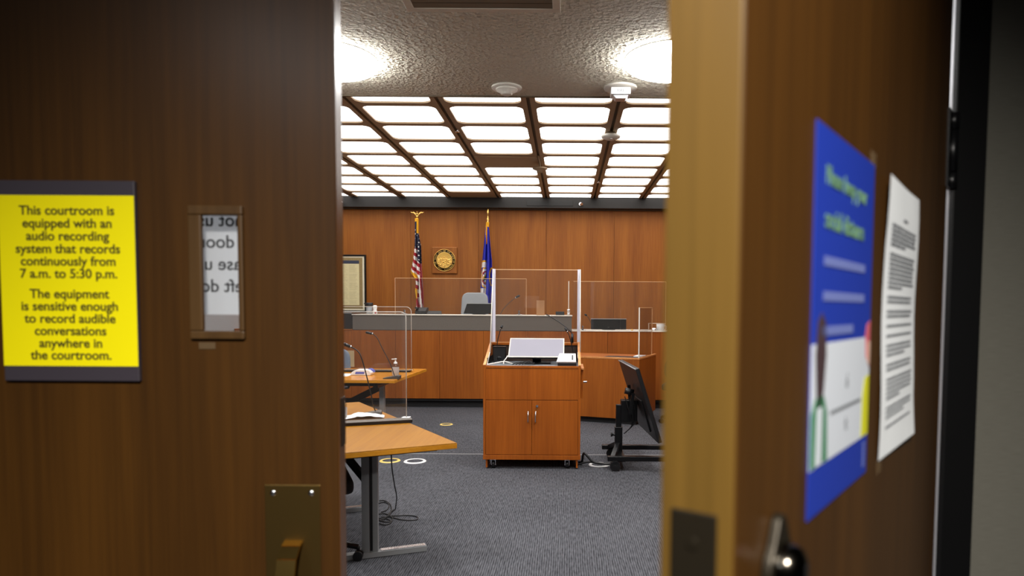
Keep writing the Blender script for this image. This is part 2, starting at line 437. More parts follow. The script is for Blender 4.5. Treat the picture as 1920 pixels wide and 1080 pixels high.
# ceilings
struct('ceiling', MB().box(XL, XR, 1.36, 6.2, 3.38, 3.6), PLASTER)
struct('trim_4', MB().box(XL, XR, 6.2, 6.225, 3.37, 3.6), GRIDDARK)
b = MB().box(XL, XR, 12.28, YB, 3.265, 3.46)
struct('trim_5', b, SOFFIT)
struct('trim_6', MB().box(XL, XR, 12.44, YB, 3.245, 3.265), FRAMEW)
BX = [0.48 + 0.8555 * (k - 6) for k in range(0, 10)]      # long beams
RY = [6.695 + 0.7265 * k for k in range(-1, 9)]           # cross ribs
ZG = 3.44
SOLID = {(4, 4), (3, 8)}
g = MB(); slot = MB()
for ci in range(len(BX) - 1):
    for ri in range(len(RY) - 1):
        x0, x1, y0, y1 = BX[ci] + .017, BX[ci + 1] - .017, RY[ri], RY[ri + 1]
        if ri == 0: y0 = 6.225
        if (ci, ri) in SOLID:
            g.box(x0, x1, y0, y1, ZG, ZG + .02); continue
        hx0, hx1, hy0, hy1 = BX[ci] + .066, BX[ci + 1] - .066, RY[ri] + .05, RY[ri + 1] - .05
        hole = rrect(hx0, hx1, hy0, hy1, 0.095, 5); n = 6
        cor = [(x1, y1), (x0, y1), (x0, y0), (x1, y0)]
        for q in range(4):
            a = hole[q * n:(q + 1) * n]; O = cor[q]
            for p, r_ in zip(a, a[1:]): g.face([(O[0], O[1], ZG), (p[0], p[1], ZG), (r_[0], r_[1], ZG)])
            nx = hole[((q + 1) % 4) * n]; O2 = cor[(q + 1) % 4]
            g.face([(O[0], O[1], ZG), (a[-1][0], a[-1][1], ZG), (nx[0], nx[1], ZG), (O2[0], O2[1], ZG)])
        for p, r_ in zip(hole, hole[1:] + hole[:1]):
            g.face([(p[0], p[1], ZG), (r_[0], r_[1], ZG), (r_[0], r_[1], ZG + .016), (p[0], p[1], ZG + .016)])
for x in BX:
    g.face([(x - .017, 6.225, ZG), (x - .017, YB, ZG), (x - .017, YB, ZG + .03), (x - .017, 6.225, ZG + .03)])
    g.face([(x + .017, 6.225, ZG), (x + .017, YB, ZG), (x + .017, YB, ZG + .03), (x + .017, 6.225, ZG + .03)])
    slot.box(x - .02, x + .02, 6.225, YB, ZG + .03, ZG + .04)
struct('ceiling_grid', g, GRID)
struct('ceiling_slots', slot, GRIDDARK)
struct('ceiling_deck', MB().box(XL, XR, 6.225, YB, 3.6, 3.65), GRIDDARK)
ORD = ['first', 'second', 'third', 'fourth', 'fifth', 'sixth', 'seventh', 'eighth', 'ninth']
pm = MB().box(-.375, .375, -.35, .35, 0, .012, 0.003)
proto = None
for ri in range(len(RY) - 1):
    for ci in range(len(BX) - 1):
        if (ci, ri) in SOLID: continue
        if proto is None:
            o = proto = pm.build('ceiling_light_panel', PANEL, local=True)
        else:
            o = proto.copy(); COL.objects.link(o)
        o.location = ((BX[ci] + BX[ci + 1]) / 2, (RY[ri] + RY[ri + 1]) / 2, ZG + .016)
        k = ci - 6
        side = ('%s column right' % ORD[k]) if k >= 0 else ('%s column left' % ORD[-k - 1])
        tag(o, 'white lit ceiling panel, %s row from plaster, %s of the dome detector beam' % (ORD[ri], side), 'ceiling light', 'luminous panels in the ceiling grid')

# round dome lights on the plaster ceiling; nearer unseen pair added for front light
for (x, y, lab) in ((-1.85, 5.3, 'round glowing dome ceiling light beside the edge of the signed door'), (0.82, 5.27, 'round glowing dome ceiling light near the box reading FIRE'),
                    (-1.85, 2.7, 'added unseen dome ceiling light just inside the courtroom above the signed door'), (0.82, 2.7, 'added unseen dome ceiling light just inside the courtroom above the opened door')):
    t = thing('dome_ceiling_light', lab, 'ceiling light', (x, y, 3.38), 0, 'round lights on the plaster ceiling')
    MB().lathe((x, y, 3.38), [(0, -.085), (.12, -.084), (.24, -.08), (.33, -.071), (.365, -.062), (.385, -.048), (.39, -.03), (.39, -.008)], 48).build('diffuser', DOME, t)
    MB().lathe((x, y, 3.38), [(.38, -.007), (.393, -.007), (.395, 0), (.38, 0), (.38, -.007)], 48).build('rim', OFFWHITE, t)
# air vent
t = thing('ceiling_vent', 'large rectangular air vent with pale frame in the plaster ceiling', 'vent', (-.53, 4.0, 3.38))
VX0, VX1, VY0, VY1 = -1.02, -.05, 3.42, 4.44
b = MB().box(VX0, VX1, VY1 - .05, VY1, 3.365, 3.382, .003).box(VX0, VX1, VY0, VY0 + .05, 3.365, 3.382, .003).box(VX0, VX0 + .05, VY0 + .05, VY1 - .05, 3.365, 3.382, .003).box(VX1 - .05, VX1, VY0 + .05, VY1 - .05, 3.365, 3.382, .003)
b.build('frame', grainy('vent_paint', rgb(206, 198, 182), .05, 20, .6), t)
b = MB()
for k in range(12): b.bar((VX0 + .05, VY0 + .08 + k * .078, 3.372), (VX1 - .05, VY0 + .08 + k * .078, 3.372), .07, .004)
b.build('louvre', mat('vent_dark', rgb(112, 102, 84), .7), t)
# smoke detector, alarm strobe, dome detector, hanging detector
t = thing('smoke_detector', 'round off-white smoke detector on the plaster ceiling, left of the FIRE box', 'smoke detector', (-.526, 5.955, 3.38))
MB().lathe((-.526, 5.955, 3.38), [(0, -.018), (.125, -.018), (.13, -.012), (.13, 0), (0, 0)], 40).build('base_plate', OFFWHITE, t)
MB().lathe((-.526, 5.955, 3.362), [(0, -.05), (.038, -.05), (.05, -.042), (.052, -.028), (.09, -.016), (.095, 0), (0, 0)], 40).build('sensor_head', OFFWHITE, t)
t = thing('alarm_strobe', 'white fire alarm strobe box lettered FIRE on a round plate', 'alarm', (.447, 5.94, 3.38))
MB().lathe((.447, 5.94, 3.38), [(0, -.018), (.137, -.018), (.142, -.012), (.142, 0), (0, 0)], 40).build('base_plate', OFFWHITE, t)
MB().box(.447 - .083, .447 + .083, 5.88, 6.02, 3.305, 3.362, .004).build('housing', WHITE, t)
MB().text('FIRE', .034, Matrix.Translation((.447, 5.8793, 3.322)) @ Matrix.Rotation(PI / 2, 4, 'X'), .0005).build('lettering', GREYINK, t)
MB().prism([(.447 - .068, 5.9, 3.304), (.447 + .068, 5.9, 3.304), (.447 + .042, 5.9, 3.274), (.447 - .042, 5.9, 3.274)], (0, .1, 0), .004).build('lens', mat('strobe_lens', rgb(200, 200, 205), .1, .3), t)
t = thing('dome_detector', 'round glossy dome detector hanging below a ceiling grid beam', 'smoke detector', (.478, 7.69, 3.44))
MB().lathe((.478, 7.69, 3.44), [(0, -.03), (.05, -.03), (.055, 0), (0, 0)], 32).build('neck', GRIDDARK, t)
MB().lathe((.478, 7.69, 3.41), [(0, -.055), (.04, -.053), (.06, -.045), (.1, -.03), (.108, -.012), (.09, 0), (0, 0)], 36).build('dome', OFFWHITE, t)
MB().cyl((.478, 7.62, 3.36), (.478, 7.625, 3.352), .012).build('indicator', CHROME, t)
t = thing('pendant_detector', 'small detector hanging on a conduit pipe from a grid beam', 'smoke detector', (-.372, 9.33, 3.44))
b = MB().tube([(-1.2, 8.88, 3.425), (-.375, 8.9, 3.425)], .006).tube([(-.375, 8.88, 3.43), (-.372, 9.2, 3.43), (-.372, 9.33, 3.39)], .012)
b.build('conduit', GRID, t)
MB().lathe((-.372, 9.33, 3.36), [(0, -.05), (.035, -.045), (.04, -.02), (.075, -.012), (.1, .0), (.1, .012), (.02, .018), (0, .04)], 32).build('sensor_head', GRID, t)
for (x, lab) in ((-4.03, 'small chrome spotlight nub on the black soffit, above the framed document'), (.235, 'small chrome spotlight nub on the black soffit, right of both flags')):
    t = thing('soffit_spotlight', lab, 'spotlight', (x, 12.28, 3.33), 0, 'small chrome nubs on the black soffit')
    MB().cyl((x, 12.28, 3.335), (x, 12.26, 3.335), .03).build('base_plate', CHROME, t)
    MB().cyl((x, 12.262, 3.335), (x + .02, 12.2, 3.325), .018, .024).build('lamp_head', CHROME, t)
tag(MB().box(-.72, .1, 12.272, 12.285, 3.3, 3.39, .003).build('air_grille', mat('grille_black', rgb(18, 17, 16), .5)), 'flat black air grille set in the black soffit above the back wall', 'vent')
for (x, y, lab) in ((-1.21, 7.6, 'tiny sprinkler on the grid beam above the flags'), (.478, 10.6, 'tiny sprinkler on the grid beam beyond the dome detector')):
    t = thing('sprinkler', lab, 'sprinkler', (x, y, 3.44), 0, 'tiny sprinklers on the ceiling beams')
    MB().cyl((x, y, 3.45), (x, y, 3.41), .008, n=10).build('stem', CHROME, t)
    MB().cyl((x, y, 3.412), (x, y, 3.408), .022, n=14).build('deflector', CHROME, t)

# ------------------------------------------------------------------ left door leaf (closed)
def door_root(name, loc, rz):
    o = bpy.data.objects.new(name, None); COL.objects.link(o); o.location = loc; o.rotation_euler = (0, 0, rz)
    WM[o.name] = Matrix.Translation(Vector(loc)) @ Matrix.Rotation(rz, 4, 'Z')
    return tag(o, kind='structure')
d1 = door_root('door_1', (-1.52, 1.24, 0), 0)
GX0, GX1, GZ0, GZ1 = -.655, -.592, 1.452, 1.661
Y0, Y1 = 1.24, 1.279
hx0, hx1, hz0, hz1 = -.679, -.588, 1.448, 1.665
MB().box(-1.52, hx0 - .0009, Y0, Y1, .01, 2.4).box(hx1 + .0009, -.418, Y0, Y1, .01, 2.4).box(hx0 - .0009, hx1 + .0009, Y0, Y1, .01, hz0 - .0009).box(hx0 - .0009, hx1 + .0009, Y0, Y1, hz1 + .0009, 2.4).build('leaf', DOORW, d1)
MB().box(-.4182, -.416, Y0 + .003, Y1 - .003, .012, 2.398).build('edge_band', DOORG, d1)
b = MB()
for (x0, x1, z0, z1) in ((-.680, -.582, 1.661, 1.678), (-.680, -.582, 1.438, 1.453), (-.680, -.656, 1.453, 1.661), (-.5915, -.582, 1.453, 1.661)):
    b.box(x0, x1, Y0 - .009, Y0 + .001, z0, z1, .0025)
b.box(hx0 - .0009, hx0, Y0, Y1, hz0, hz1).box(hx1, hx1 + .0009, Y0, Y1, hz0, hz1).box(hx0 - .0009, hx1 + .0009, Y0, Y1, hz0 - .0009, hz0).box(hx0 - .0009, hx1 + .0009, Y0, Y1, hz1, hz1 + .0009)
b.build('vision_frame', FRAMEW, d1)
MB().box(hx0, hx1, Y0 + .022, Y0 + .027, hz0, hz1).build('pane', ACRYL, d1)
pp = MB().box(-.553, -.451, Y0 - .0025, Y0, .86, 1.171, .0012).build('pull_plate', BRASS, d1)
b = MB()
for x in (-.537, -.467):
    for z in (1.156, .875): b.lathe((x, Y0 - .0022, z), [(.006, 0), (.005, .002), (0, .003)], 14, Matrix.Rotation(PI / 2, 4, 'X'))
b.build('screw', CHROME, pp)
b = MB()                                                   # wide flat bow handle
prof = [(Y0 - .001, 1.065), (Y0 - .018, 1.06), (Y0 - .036, 1.043), (Y0 - .045, 1.015), (Y0 - .047, .985), (Y0 - .045, .955), (Y0 - .036, .927), (Y0 - .018, .91), (Y0 - .001, .905)]
for (ya, za), (yb, zb) in zip(prof, prof[1:]): b.bar((-.5, ya, za), (-.5, yb, zb), .034, .006)
b.build('pull_handle', BRASSB, d1)
MB().box(-.4162, -.4145, Y0 + .012, Y0 + .036, 1.24, 1.33, .0006).build('edge_bolt_plate', BRONZE, d1)
tag(MB().box(-.668, -.638, 1.2388, 1.2394, 1.42, 1.432).build('tape_strip', TAPE), 'strip of old sticky tape on the door just below the narrow window', 'tape')
# yellow sign
sx0, sx1, sz0, sz1 = -1.017, -.773, 1.3605, 1.720
sg = thing('courtroom_sign', 'yellow courtroom audio recording notice with dark bars on the wooden door', 'sign', (-.895, 1.24, 1.3605))
MB().box(sx0, sx1, 1.231, 1.24, sz0, sz1, .0015).build('backing_board', SIGNDARK, sg)
MB().box(sx0 + .0005, sx1 - .001, 1.2302, 1.2315, 1.388, 1.6935).build('yellow_panel', YELLOW, sg)
lines = [('This courtroom is', 396), ('equipped with an', 419.5), ('audio recording', 443), ('system that records', 466.5), ('continuously from', 489.5), ('7 a.m. to 5:30 p.m.', 512.5),
         ('The equipment', 550), ('is sensitive enough', 573), ('to record audible', 596), ('conversations', 619), ('anywhere in', 642), ('the courtroom.', 664.5)]
b = MB()
for s_, y in lines:
    z = 1.7195 - (y + 6.5 - 340) / 372 * .359
    b.text(s_, .0232, Matrix.Translation((-.894, 1.2298, z)) @ Matrix.Rotation(PI / 2, 4, 'X'), .00035)
b.build('lettering', INK, sg)
# notice taped on the courtroom side of the window, seen from behind
nt_ = thing('window_notice', 'white paper notice behind the narrow door window, its words seen reversed', 'notice', (-.63, 1.2805, 1.49))
MB().box(-.76, -.5, 1.2805, 1.2809, 1.482, 1.7).build('sheet', SHEETT, nt_)
b = MB()
for s_, y, x in (('Do not use', 430, -.626), ('door', 470, -.653), ('Please use', 511, -.637), ('left door', 552, -.657)):
    z = 1.5 - (y - 576.5) * 1.28 / 1280
    b.text(s_, .0335, Matrix.Translation((x, 1.2803, z)) @ Matrix.Rotation(PI / 2, 4, 'X') @ Matrix.Scale(-1, 4, (1, 0, 0)), .0004)
b.build('lettering', BLACKINK, nt_)

# ------------------------------------------------------------------ right door leaf, swung open towards the camera
TH = math.radians(54.6)
HX, HY = .687, 1.243
d2 = door_root('door_2', (HX, HY, 0), TH + PI)
TK = .0535
MB().box(.03, .9985, -TK, 0, .01, 2.4, .002).build('leaf', DOORW, d2, True)
MB().box(.9975, 1.0, -TK + .001, -.001, .012, 2.398, .001).build('edge_band', DOORE, d2, True)
pl = MB().box(.9985, 1.0015, -.0445, -.0115, 1.16, 1.366, .001).build('lock_edge_plate', BRONZE, d2, True)
MB().box(1.0012, 1.009, -.038, -.02, 1.255, 1.285, .002).build('latch_bolt', BRASS, pl, True)
for z in (1.345, 1.18): MB().cyl((1.001, -.028, z), (1.0025, -.028, z), .004).build('screw', BRONZE, pl, True)
RX = Matrix.Rotation(-PI / 2, 4, 'X')
b = MB(); op = [(.925 + .026 * math.cos(t_), 0, 1.312 + .026 * math.sin(t_)) for t_ in [PI * (1.12 + 1.76 * i / 20) - PI * 0.0 for i in range(21)]]
op = [(.925 + .027 * math.sin(t_), 0, 1.31 - .027 * math.cos(t_)) for t_ in [-2.45 + 4.9 * i / 24 for i in range(25)]] + [(.925 + .010 * math.sin(t_), 0, 1.342 - .010 * math.cos(t_)) for t_ in [2.2 + 1.9 * i / 8 for i in range(9)]]
lk = b.prism(op, (0, .008, 0), .002).build('lock_escutcheon', BRONZE, d2, True)
MB().lathe((.925, .008, 1.312), [(0, .017), (.010, .016), (.017, .012), (.019, .004), (.019, 0)], 32, RX).build('cylinder_dome', mat('knob_metal', rgb(70, 66, 60), .18, 1.0), lk, True)
MB().box(.9225, .9275, .0245, .0255, 1.306, 1.318).build('keyway', BLACK, lk, True)
hg = MB().cyl((0, .004, 1.716), (0, .004, 1.745), .009).cyl((0, .004, 1.822), (0, .004, 1.851), .009).cyl((0, .004, 1.747), (0, .004, 1.82), .0085)
hg.box(.004, .045, -.001, .003, 1.716, 1.851).build('hinge', BLACKM, d2, True)
# safety poster
po = thing('distance_poster', 'blue social distancing poster with green heading on the swung-open door', 'poster', (HX, HY, 0), TH + PI)
def flat(x0, x1, z0, z1, lay, base=.0008): 
    return MB().box(x0, x1, base + lay * .0003, base + lay * .0003 + .0003, z0, z1)
PX0, PX1, PZ0, PZ1 = .625, .8425, 1.324, 1.652
MB().box(PX0, PX1, .0003, .0011, PZ0, PZ1).build('sheet', POSTERB, po, True)
flat(PX0 + .0003, PX1 - .0003, 1.3655, 1.4705, 1.2).build('white_panel', POSTERW, po, True)
def on_door(lx, z, lay):  # text frame on the corridor face; reading direction runs from free edge to hinge
    return Matrix(((-1, 0, 0, lx), (0, 0, 1, .0008 + lay * .0003), (0, 1, 0, z), (0, 0, 0, 1)))
b = MB().text('Please keep your', .0275, on_door(.812, 1.606, 2), .0004, 'LEFT', .152).text('social distance', .0275, on_door(.812, 1.569, 2), .0004, 'LEFT', .142)
b.build('heading', POSTERG, po, True)
for z, L in ((1.541, .155), (1.511, .155), (1.481, .12)):
    b = MB()
    for k in range(int(L / .011)): b.box(.812 - k * .011 - .0095, .812 - k * .011, .0014, .0017, z - .004, z + .004)
    b.build('text_line', POSTERL, po, True)
b = MB().prism([(.822, .0014, 1.4), (.832, .0014, 1.462), (.826, .0014, 1.49), (.815, .0014, 1.497), (.802, .0014, 1.488), (.798, .0014, 1.46), (.804, .0014, 1.43), (.81, .0014, 1.415)], (0, .0003, 0))
b.build('printed_head', SKIN1, po, True)
b = MB().prism([(.8415, .0014, 1.3665), (.8415, .0014, 1.412), (.828, .0014, 1.425), (.803, .0014, 1.425), (.792, .0014, 1.41), (.788, .0014, 1.3665)], (0, .0003, 0))
b.build('printed_coat', PGREEN, po, True)
MB().prism([(.826, .0018, 1.3665), (.824, .0018, 1.416), (.808, .0018, 1.416), (.808, .0018, 1.3665)], (0, .0003, 0)).build('printed_shirt', POSTERW, po, True)
MB().prism([(.6265, .0014, 1.438), (.6265, .0014, 1.488), (.642, .0014, 1.484), (.648, .0014, 1.472), (.644, .0014, 1.45)], (0, .0003, 0)).build('printed_hair', PINK, po, True)
MB().prism([(.6265, .0018, 1.44), (.6265, .0018, 1.466), (.638, .0018, 1.466), (.638, .0018, 1.444)], (0, .0003, 0)).build('printed_face', SKIN2, po, True)
MB().prism([(.6265, .0014, 1.3665), (.6265, .0014, 1.43), (.646, .0014, 1.428), (.654, .0014, 1.41), (.656, .0014, 1.3665)], (0, .0003, 0)).build('printed_jacket', PYELL, po, True)
b = MB().box(.662, .78, .0014, .0017, 1.405, 1.4085).text('6', .02, on_door(.722, 1.425, 2), .0003).text('ft', .018, on_door(.722, 1.384, 2), .0002)
b.build('distance_mark', GREYINK, po, True)
b = MB()
for k in range(5): b.box(.636, .646, .0014, .0017, 1.333 + k * .0055, 1.3365 + k * .0055)
b.build('corner_mark', POSTERL, po, True)
# white printed sheet
pa = thing('printed_notice', 'white sheet of small black print taped beside the blue poster', 'notice', (HX, HY, 0), TH + PI)
b = MB(); N = 12; QX0, QX1, QZ0, QZ1 = .337, .563, 1.324, 1.653
def curl(u, v): return .0006 + .006 * max(0, v - .75) * max(0, u - .4) * 4 + .01 * max(0, .14 - v) * (1 - u) * 3 + .0012 * math.sin(v * 9)
grid_ = [[(QX0 + (QX1 - QX0) * i / N, curl(i / N, j / N) + .0012, QZ0 + (QZ1 - QZ0) * j / N) for i in range(N + 1)] for j in range(N + 1)]
for j in range(N):
    for i in range(N):
        b.face([grid_[j][i], grid_[j][i + 1], grid_[j + 1][i + 1], grid_[j + 1][i]])
bmesh.ops.remove_doubles(b.bm, verts=b.bm.verts, dist=1e-6)
for f in b.bm.faces: f.smooth = True
b.build('sheet', PAPER, pa, True)
b = MB(); z = 1.612; random.seed(3)
for blk, n in ((0, 1), (1, 5), (2, 8), (3, 2), (4, 2), (5, 1), (6, 1), (7, 3), (8, 2), (9, 5), (10, 3), (11, 3), (12, 3)):
    for k in range(n):
        L = .17 if k < n - 1 or n < 3 else .07 + .06 * random.random()
        x = .535
        if blk == 0: x, L = .46, .03
        while L > .008 and z > 1.355:
            wl = min(L, .008 + .02 * random.random()); u = (x - wl / 2 - QX0) / (QX1 - QX0); v = (z - QZ0) / (QZ1 - QZ0)
            y = curl(u, v) + .0017
            b.box(x - wl, x, y, y + .0002, z - .0013, z + .0013); x -= wl + .003; L -= wl + .003
        z -= .0056
    z -= .0062
b.build('print', GREYINK, pa, True)
for (lx, z, lab) in ((.55, 1.316, 'piece of clear tape under the lower corner of the printed white sheet'), (.63, 1.657, 'piece of clear tape over the upper corner of the blue poster')):
    t = MB().box(lx - .012, lx + .012, .0002, .0006, z - .008, z + .008)
    bmesh.ops.transform(t.bm, matrix=WM['door_2'], verts=t.bm.verts)
    tag(t.build('tape_piece', TAPE), lab, 'tape', 'tape on the open door')

# ------------------------------------------------------------------ back wall: document, seal, flags
dc = thing('framed_document', 'framed cream document with navy header hanging on the wood wall', 'picture', (-4.3, 12.5, 1.4))
DX0, DX1, DZ0, DZ1 = -4.85, -3.655, 1.388, 2.428
def rim(x0, x1, z0, z1, wd, y0, y1, bev=0.0):
    return MB().box(x0, x1, y0, y1, z1 - wd, z1, bev).box(x0, x1, y0, y1, z0, z0 + wd, bev).box(x0, x0 + wd, y0, y1, z0 + wd, z1 - wd, bev).box(x1 - wd, x1, y0, y1, z0 + wd, z1 - wd, bev)
rim(DX0, DX1, DZ0, DZ1, .028, 12.46, 12.5, .004).build('frame', BLACKG, dc)
MB().box(DX0 + .02, DX1 - .02, 12.478, 12.49, DZ0 + .02, DZ1 - .02).build('mount', MATW, dc)
MB().box(DX0 + .06, DX1 - .065, 12.474, 12.478, DZ0 + .06, DZ1 - .055).build('ornate_border', DOCORN, dc)
MB().box(DX0 + .12, DX1 - .125, 12.471, 12.474, DZ0 + .125, 2.262).build('text_sheet', CREAM, dc)
MB().box(DX0 + .12, DX1 - .125, 12.47, 12.473, 2.266, 2.322).build('header_band', DOCBLUE, dc)
b = MB(); random.seed(5)
for k in range(40):
    z = 2.235 - k * .0178
    if k % 9 == 8: continue
    for x0, x1 in ((-4.62, -4.2), (-4.17, -3.98), (-3.96, -3.81)):
        b.box(x0, x1 - random.random() * .05, 12.4695, 12.471, z - .0022, z + .0022)
b.build('print', mat('faded_ink', rgb(196, 182, 136), .8), dc)

sl = thing('state_seal', 'round gold and bronze state seal on a square wooden plaque', 'seal', (-2.22, 12.5, 2.1))
MB().box(-2.445, -2.0, 12.455, 12.5, 2.1, 2.565, .003).build('plaque', WALLW, sl)
MB().box(-2.447, -1.998, 12.45, 12.5, 2.565, 2.572).build('plaque_top_edge', LECTE, sl)
scx, scz = -2.222, 2.335
MX = Matrix.Rotation(PI / 2, 4, 'X')
MB().lathe((scx, 12.456, scz), [(0, 0), (.2, 0), (.2, .012), (0, .012)], 64, MX).build('disc', BRONZE, sl)
MB().lathe((scx, 12.452, scz), [(.19, 0), (.2, 0), (.203, .008), (.197, .016), (.19, .012), (.19, 0)], 64, MX).build('outer_ring', GOLDM, sl)
b = MB().lathe((scx, 12.446, scz), [(0, .0), (.142, 0), (.147, .004), (.147, .009), (.138, .008), (.1, .007), (0, .007)], 64, MX)
b.build('field', mat('seal_gold', rgb(214, 172, 88), .36, .8), sl)
b = MB(); random.seed(11)
for i in range(70):
    a_ = random.random() * 2 * PI; r_ = .125 * math.sqrt(random.random())
    x = scx + r_ * math.cos(a_); z = scz + r_ * math.sin(a_) * .75 - .03
    b.ball((x, 12.439, z), .011 + .01 * random.random(), (1.5, .45, .6), 10, Matrix.Rotation(random.uniform(-.5, .9), 4, 'Y'))
for k in range(5): b.ball((scx + .06 + k * .012, 12.4385, scz + .01 - k * .022), .03, (1.9, .15, .12), 12)
b.ball((scx - .02, 12.4385, scz + .028), .05, (2.4, .12, .14), 14)
b.build('relief', GOLDM, sl)
b = MB(); ring_t = 'THE GREAT SEAL OF THE STATE OF MINNESOTA  1858  '
for i, ch in enumerate(ring_t):
    if ch == ' ': continue
    a_ = math.radians(205) - 2 * PI * i / len(ring_t)
    M = Matrix.Translation((scx + .158 * math.cos(a_), 12.4435, scz + .158 * math.sin(a_))) @ Matrix.Rotation(-(a_ - PI / 2), 4, 'Y') @ Matrix.Rotation(PI / 2, 4, 'X')
    b.text(ch, .034, M, .0006)
b.build('lettering', GOLDM, sl)

DAIS = .45
def flag(name, label, x, y, top, topcap, path, colour, mats, fin):
    """path: list of (z, xl, xr); colour(u, v, x, z)->slot"""
    t = thing(name, label, 'flag', (x, y, DAIS))
    MB().cyl((x, y, DAIS + .02), (x, y, top), .014, n=14).build('pole', BRASSB, t)
    MB().lathe((x, y, DAIS), [(0, 0), (.16, 0), (.16, .02), (.05, .05), (.03, .08), (0, .08)], 28).build('stand', GOLDM, t)
    fin(x, y, top, t)
    NU, NV = 44, 150
    zs = [p[0] for p in path]
    b = MB(); vs = []
    for j in range(NV + 1):
        z = zs[0] + (zs[-1] - zs[0]) * j / NV
        for (za, la, ra), (zb, lb, rb) in zip(path, path[1:]):
            if zb <= z <= za + 1e-6:
                k = (za - z) / (za - zb); xl, xr = la + (lb - la) * k, ra + (rb - ra) * k; break
        row = []
        for i in range(NU + 1):
            u = i / NU
            fold = math.sin(u * PI * 5.0 + j * .012) * (.03 + .035 * min(1, j / 60.0)) * min(1, .25 + j / 50)
            row.append(b.bm.verts.new((xl + (xr - xl) * u, y - .045 + fold * .8 - .02 * math.sin(u * PI), z)))
        vs.append(row)
    for j in range(NV):
        for i in range(NU):
            f = b.bm.faces.new((vs[j][i], vs[j][i + 1], vs[j + 1][i + 1], vs[j + 1][i])); f.smooth = True
            c = f.calc_center_median(); f.material_index = colour((i + .5) / NU, (j + .5) / NV, c.x, c.z)
    o = b.build('cloth', mats, t, recalc=False)
    so = o.modifiers.new('thickness', 'SOLIDIFY'); so.thickness = .004
    return t
PY = 12.25                                                  # flag plane; photo px -> metres: x=(px-1062)*.00957, z=1.5-(py-576)*.00957
KX = PY / 1280
def fx(px): return (px - 1062) * KX
def fz(py, px=800): return 1.5 - (py - 576 - (px - 1062) * .0065) * KX
def q1(cx, cy):                                             # measured in the close-up grid of the left flag
    return 640 + cx * .2315, 370 + cy * .2315
usp = [(180, 603, 632), (300, 603, 634), (400, 598, 655), (520, 583, 660), (600, 564, 664), (640, 575, 667), (660, 600, 668), (700, 604, 672), (760, 597, 673), (805, 605, 675), (895, 607, 677), (960, 606, 678)]
us_path = [(fz(q1(0, c)[1], 783), fx(q1(l, 0)[0]), fx(q1(r, 0)[0])) for c, l, r in usp]
def us_col(u, v, x, z):                                     # 0 red 1 white 2 navy 3 gold
    cx = ((x / KX + 1062) - 640) / .2315; cy = ((576 + (1.5 - z) / KX + (783 - 1062) * .0065) - 370) / .2315
    if cy < 205: return 3
    if 205 <= cy < 300 and cx > 617: return 3
    edge = cy - .75 * (cx - 565)
    if 592 < edge < 622 and cx < 622 and cy < 660: return 3
    if cx < 622 and 650 < cy < 680 and cx < 606: return 3
    if 725 < cy - .8 * (cx - 598) < 800 and cx < 622: return 3
    if cy > 790 and cx < 613 and cy < 850: return 3
    left = 622 - max(0, cy - 420) * .0
    if cy < 420 or (cx > 622 + max(0, (cy - 500)) * .5 and cy < 540):
        if cy < 540:
            i = int(cx / 14); j = int((cy + 7 * (i % 2)) / 30)
            if abs((cx % 14) - 7) < 3 and abs(((cy + 15 * (i % 2)) % 34) - 15) < 5 and cy > 270: return 1
            return 2
    if cx > 640 and cy > 540:
        return 1 if ((cx - .06 * (cy - 540)) % 17) < 8 else 0
    if cy > 810: return 1 if ((cx - .12 * (cy - 810)) % 24) < 12 else 0
    tt = cy - .85 * (cx - 600)
    return 1 if (tt - 415) % 62 < 31 else 0
def eagle(x, y, top, t):
    b = MB().ball((x, y, top + .02), .026).cyl((x, y, top - .02), (x, y, top + .0), .018)
    b.build('finial_ball', GOLDM, t)
    b = MB()
    b.ball((x, y, top + .066), .02, (.8, .8, 1.3), 14).ball((x, y - .012, top + .098), .01)
    for s_ in (-1, 1):
        b.prism([(x + s_ * .006, y, top + .05), (x + s_ * .035, y, top + .088), (x + s_ * .065, y, top + .108), (x + s_ * .09, y, top + .1), (x + s_ * .125, y, top + .104), (x + s_ * .1, y, top + .084), (x + s_ * .068, y, top + .082), (x + s_ * .04, y, top + .06), (x + s_ * .012, y, top + .036)], (0, .014, 0), .003)
    b.prism([(x - .02, y, top + .06), (x + .02, y, top + .06), (x + .03, y, top + .04), (x - .03, y, top + .04)], (0, .01, 0))
    b.build('eagle', GOLDM, t)
flag('national_flag', 'red, white and blue striped flag with gold fringe and eagle-topped pole', fx(783), PY, fz(410, 783), None, us_path, us_col, [RED, FWHITE, NAVY, GOLD], eagle)
def q2(cx, cy): return 740 + cx * .2037, 380 + cy * .2037
mnp = [(190, 843, 872), (235, 838, 868), (390, 822, 882), (540, 806, 898), (700, 793, 903), (800, 790, 900), (850, 790, 892), (872, 822, 892), (930, 834, 889), (1000, 834, 889)]
mn_path = [(fz(q2(0, c)[1], 914), fx(q2(l, 0)[0]), fx(q2(r, 0)[0])) for c, l, r in mnp]
def mn_col(u, v, x, z):                                     # 0 blue 1 white 2 gold 3 navy 4 red 5 green
    cx = ((x / KX + 1062) - 740) / .2037; cy = ((576 + (1.5 - z) / KX + (914 - 1062) * .0065) - 380) / .2037
    if cy < 232: return 2
    if cy < 392 and 843 < cx < 858: return 2
    if cx < 842 and cy > 538:
        if cy < 552: return 2
        if cy < 598: return 1
        if cy < 790:
            dx = (cx - 838) / 44; dy = (cy - 695) / 96; rr = math.hypot(dx, dy)
            if rr > 1: return 0
            if rr > .86: return 2
            if rr > .66: return 1
            if rr > .52: return 4
            k = int(cx / 9) + int(cy / 17)
            return (5, 3, 1, 2)[k % 4]
        if cy < 838: return 1
        if cy < 870: return 2
    if cx > 870 and 600 < cy < 770 and abs(math.hypot((cx - 899) / 26, (cy - 685) / 84) - 1) < .16: return 2
    return 0
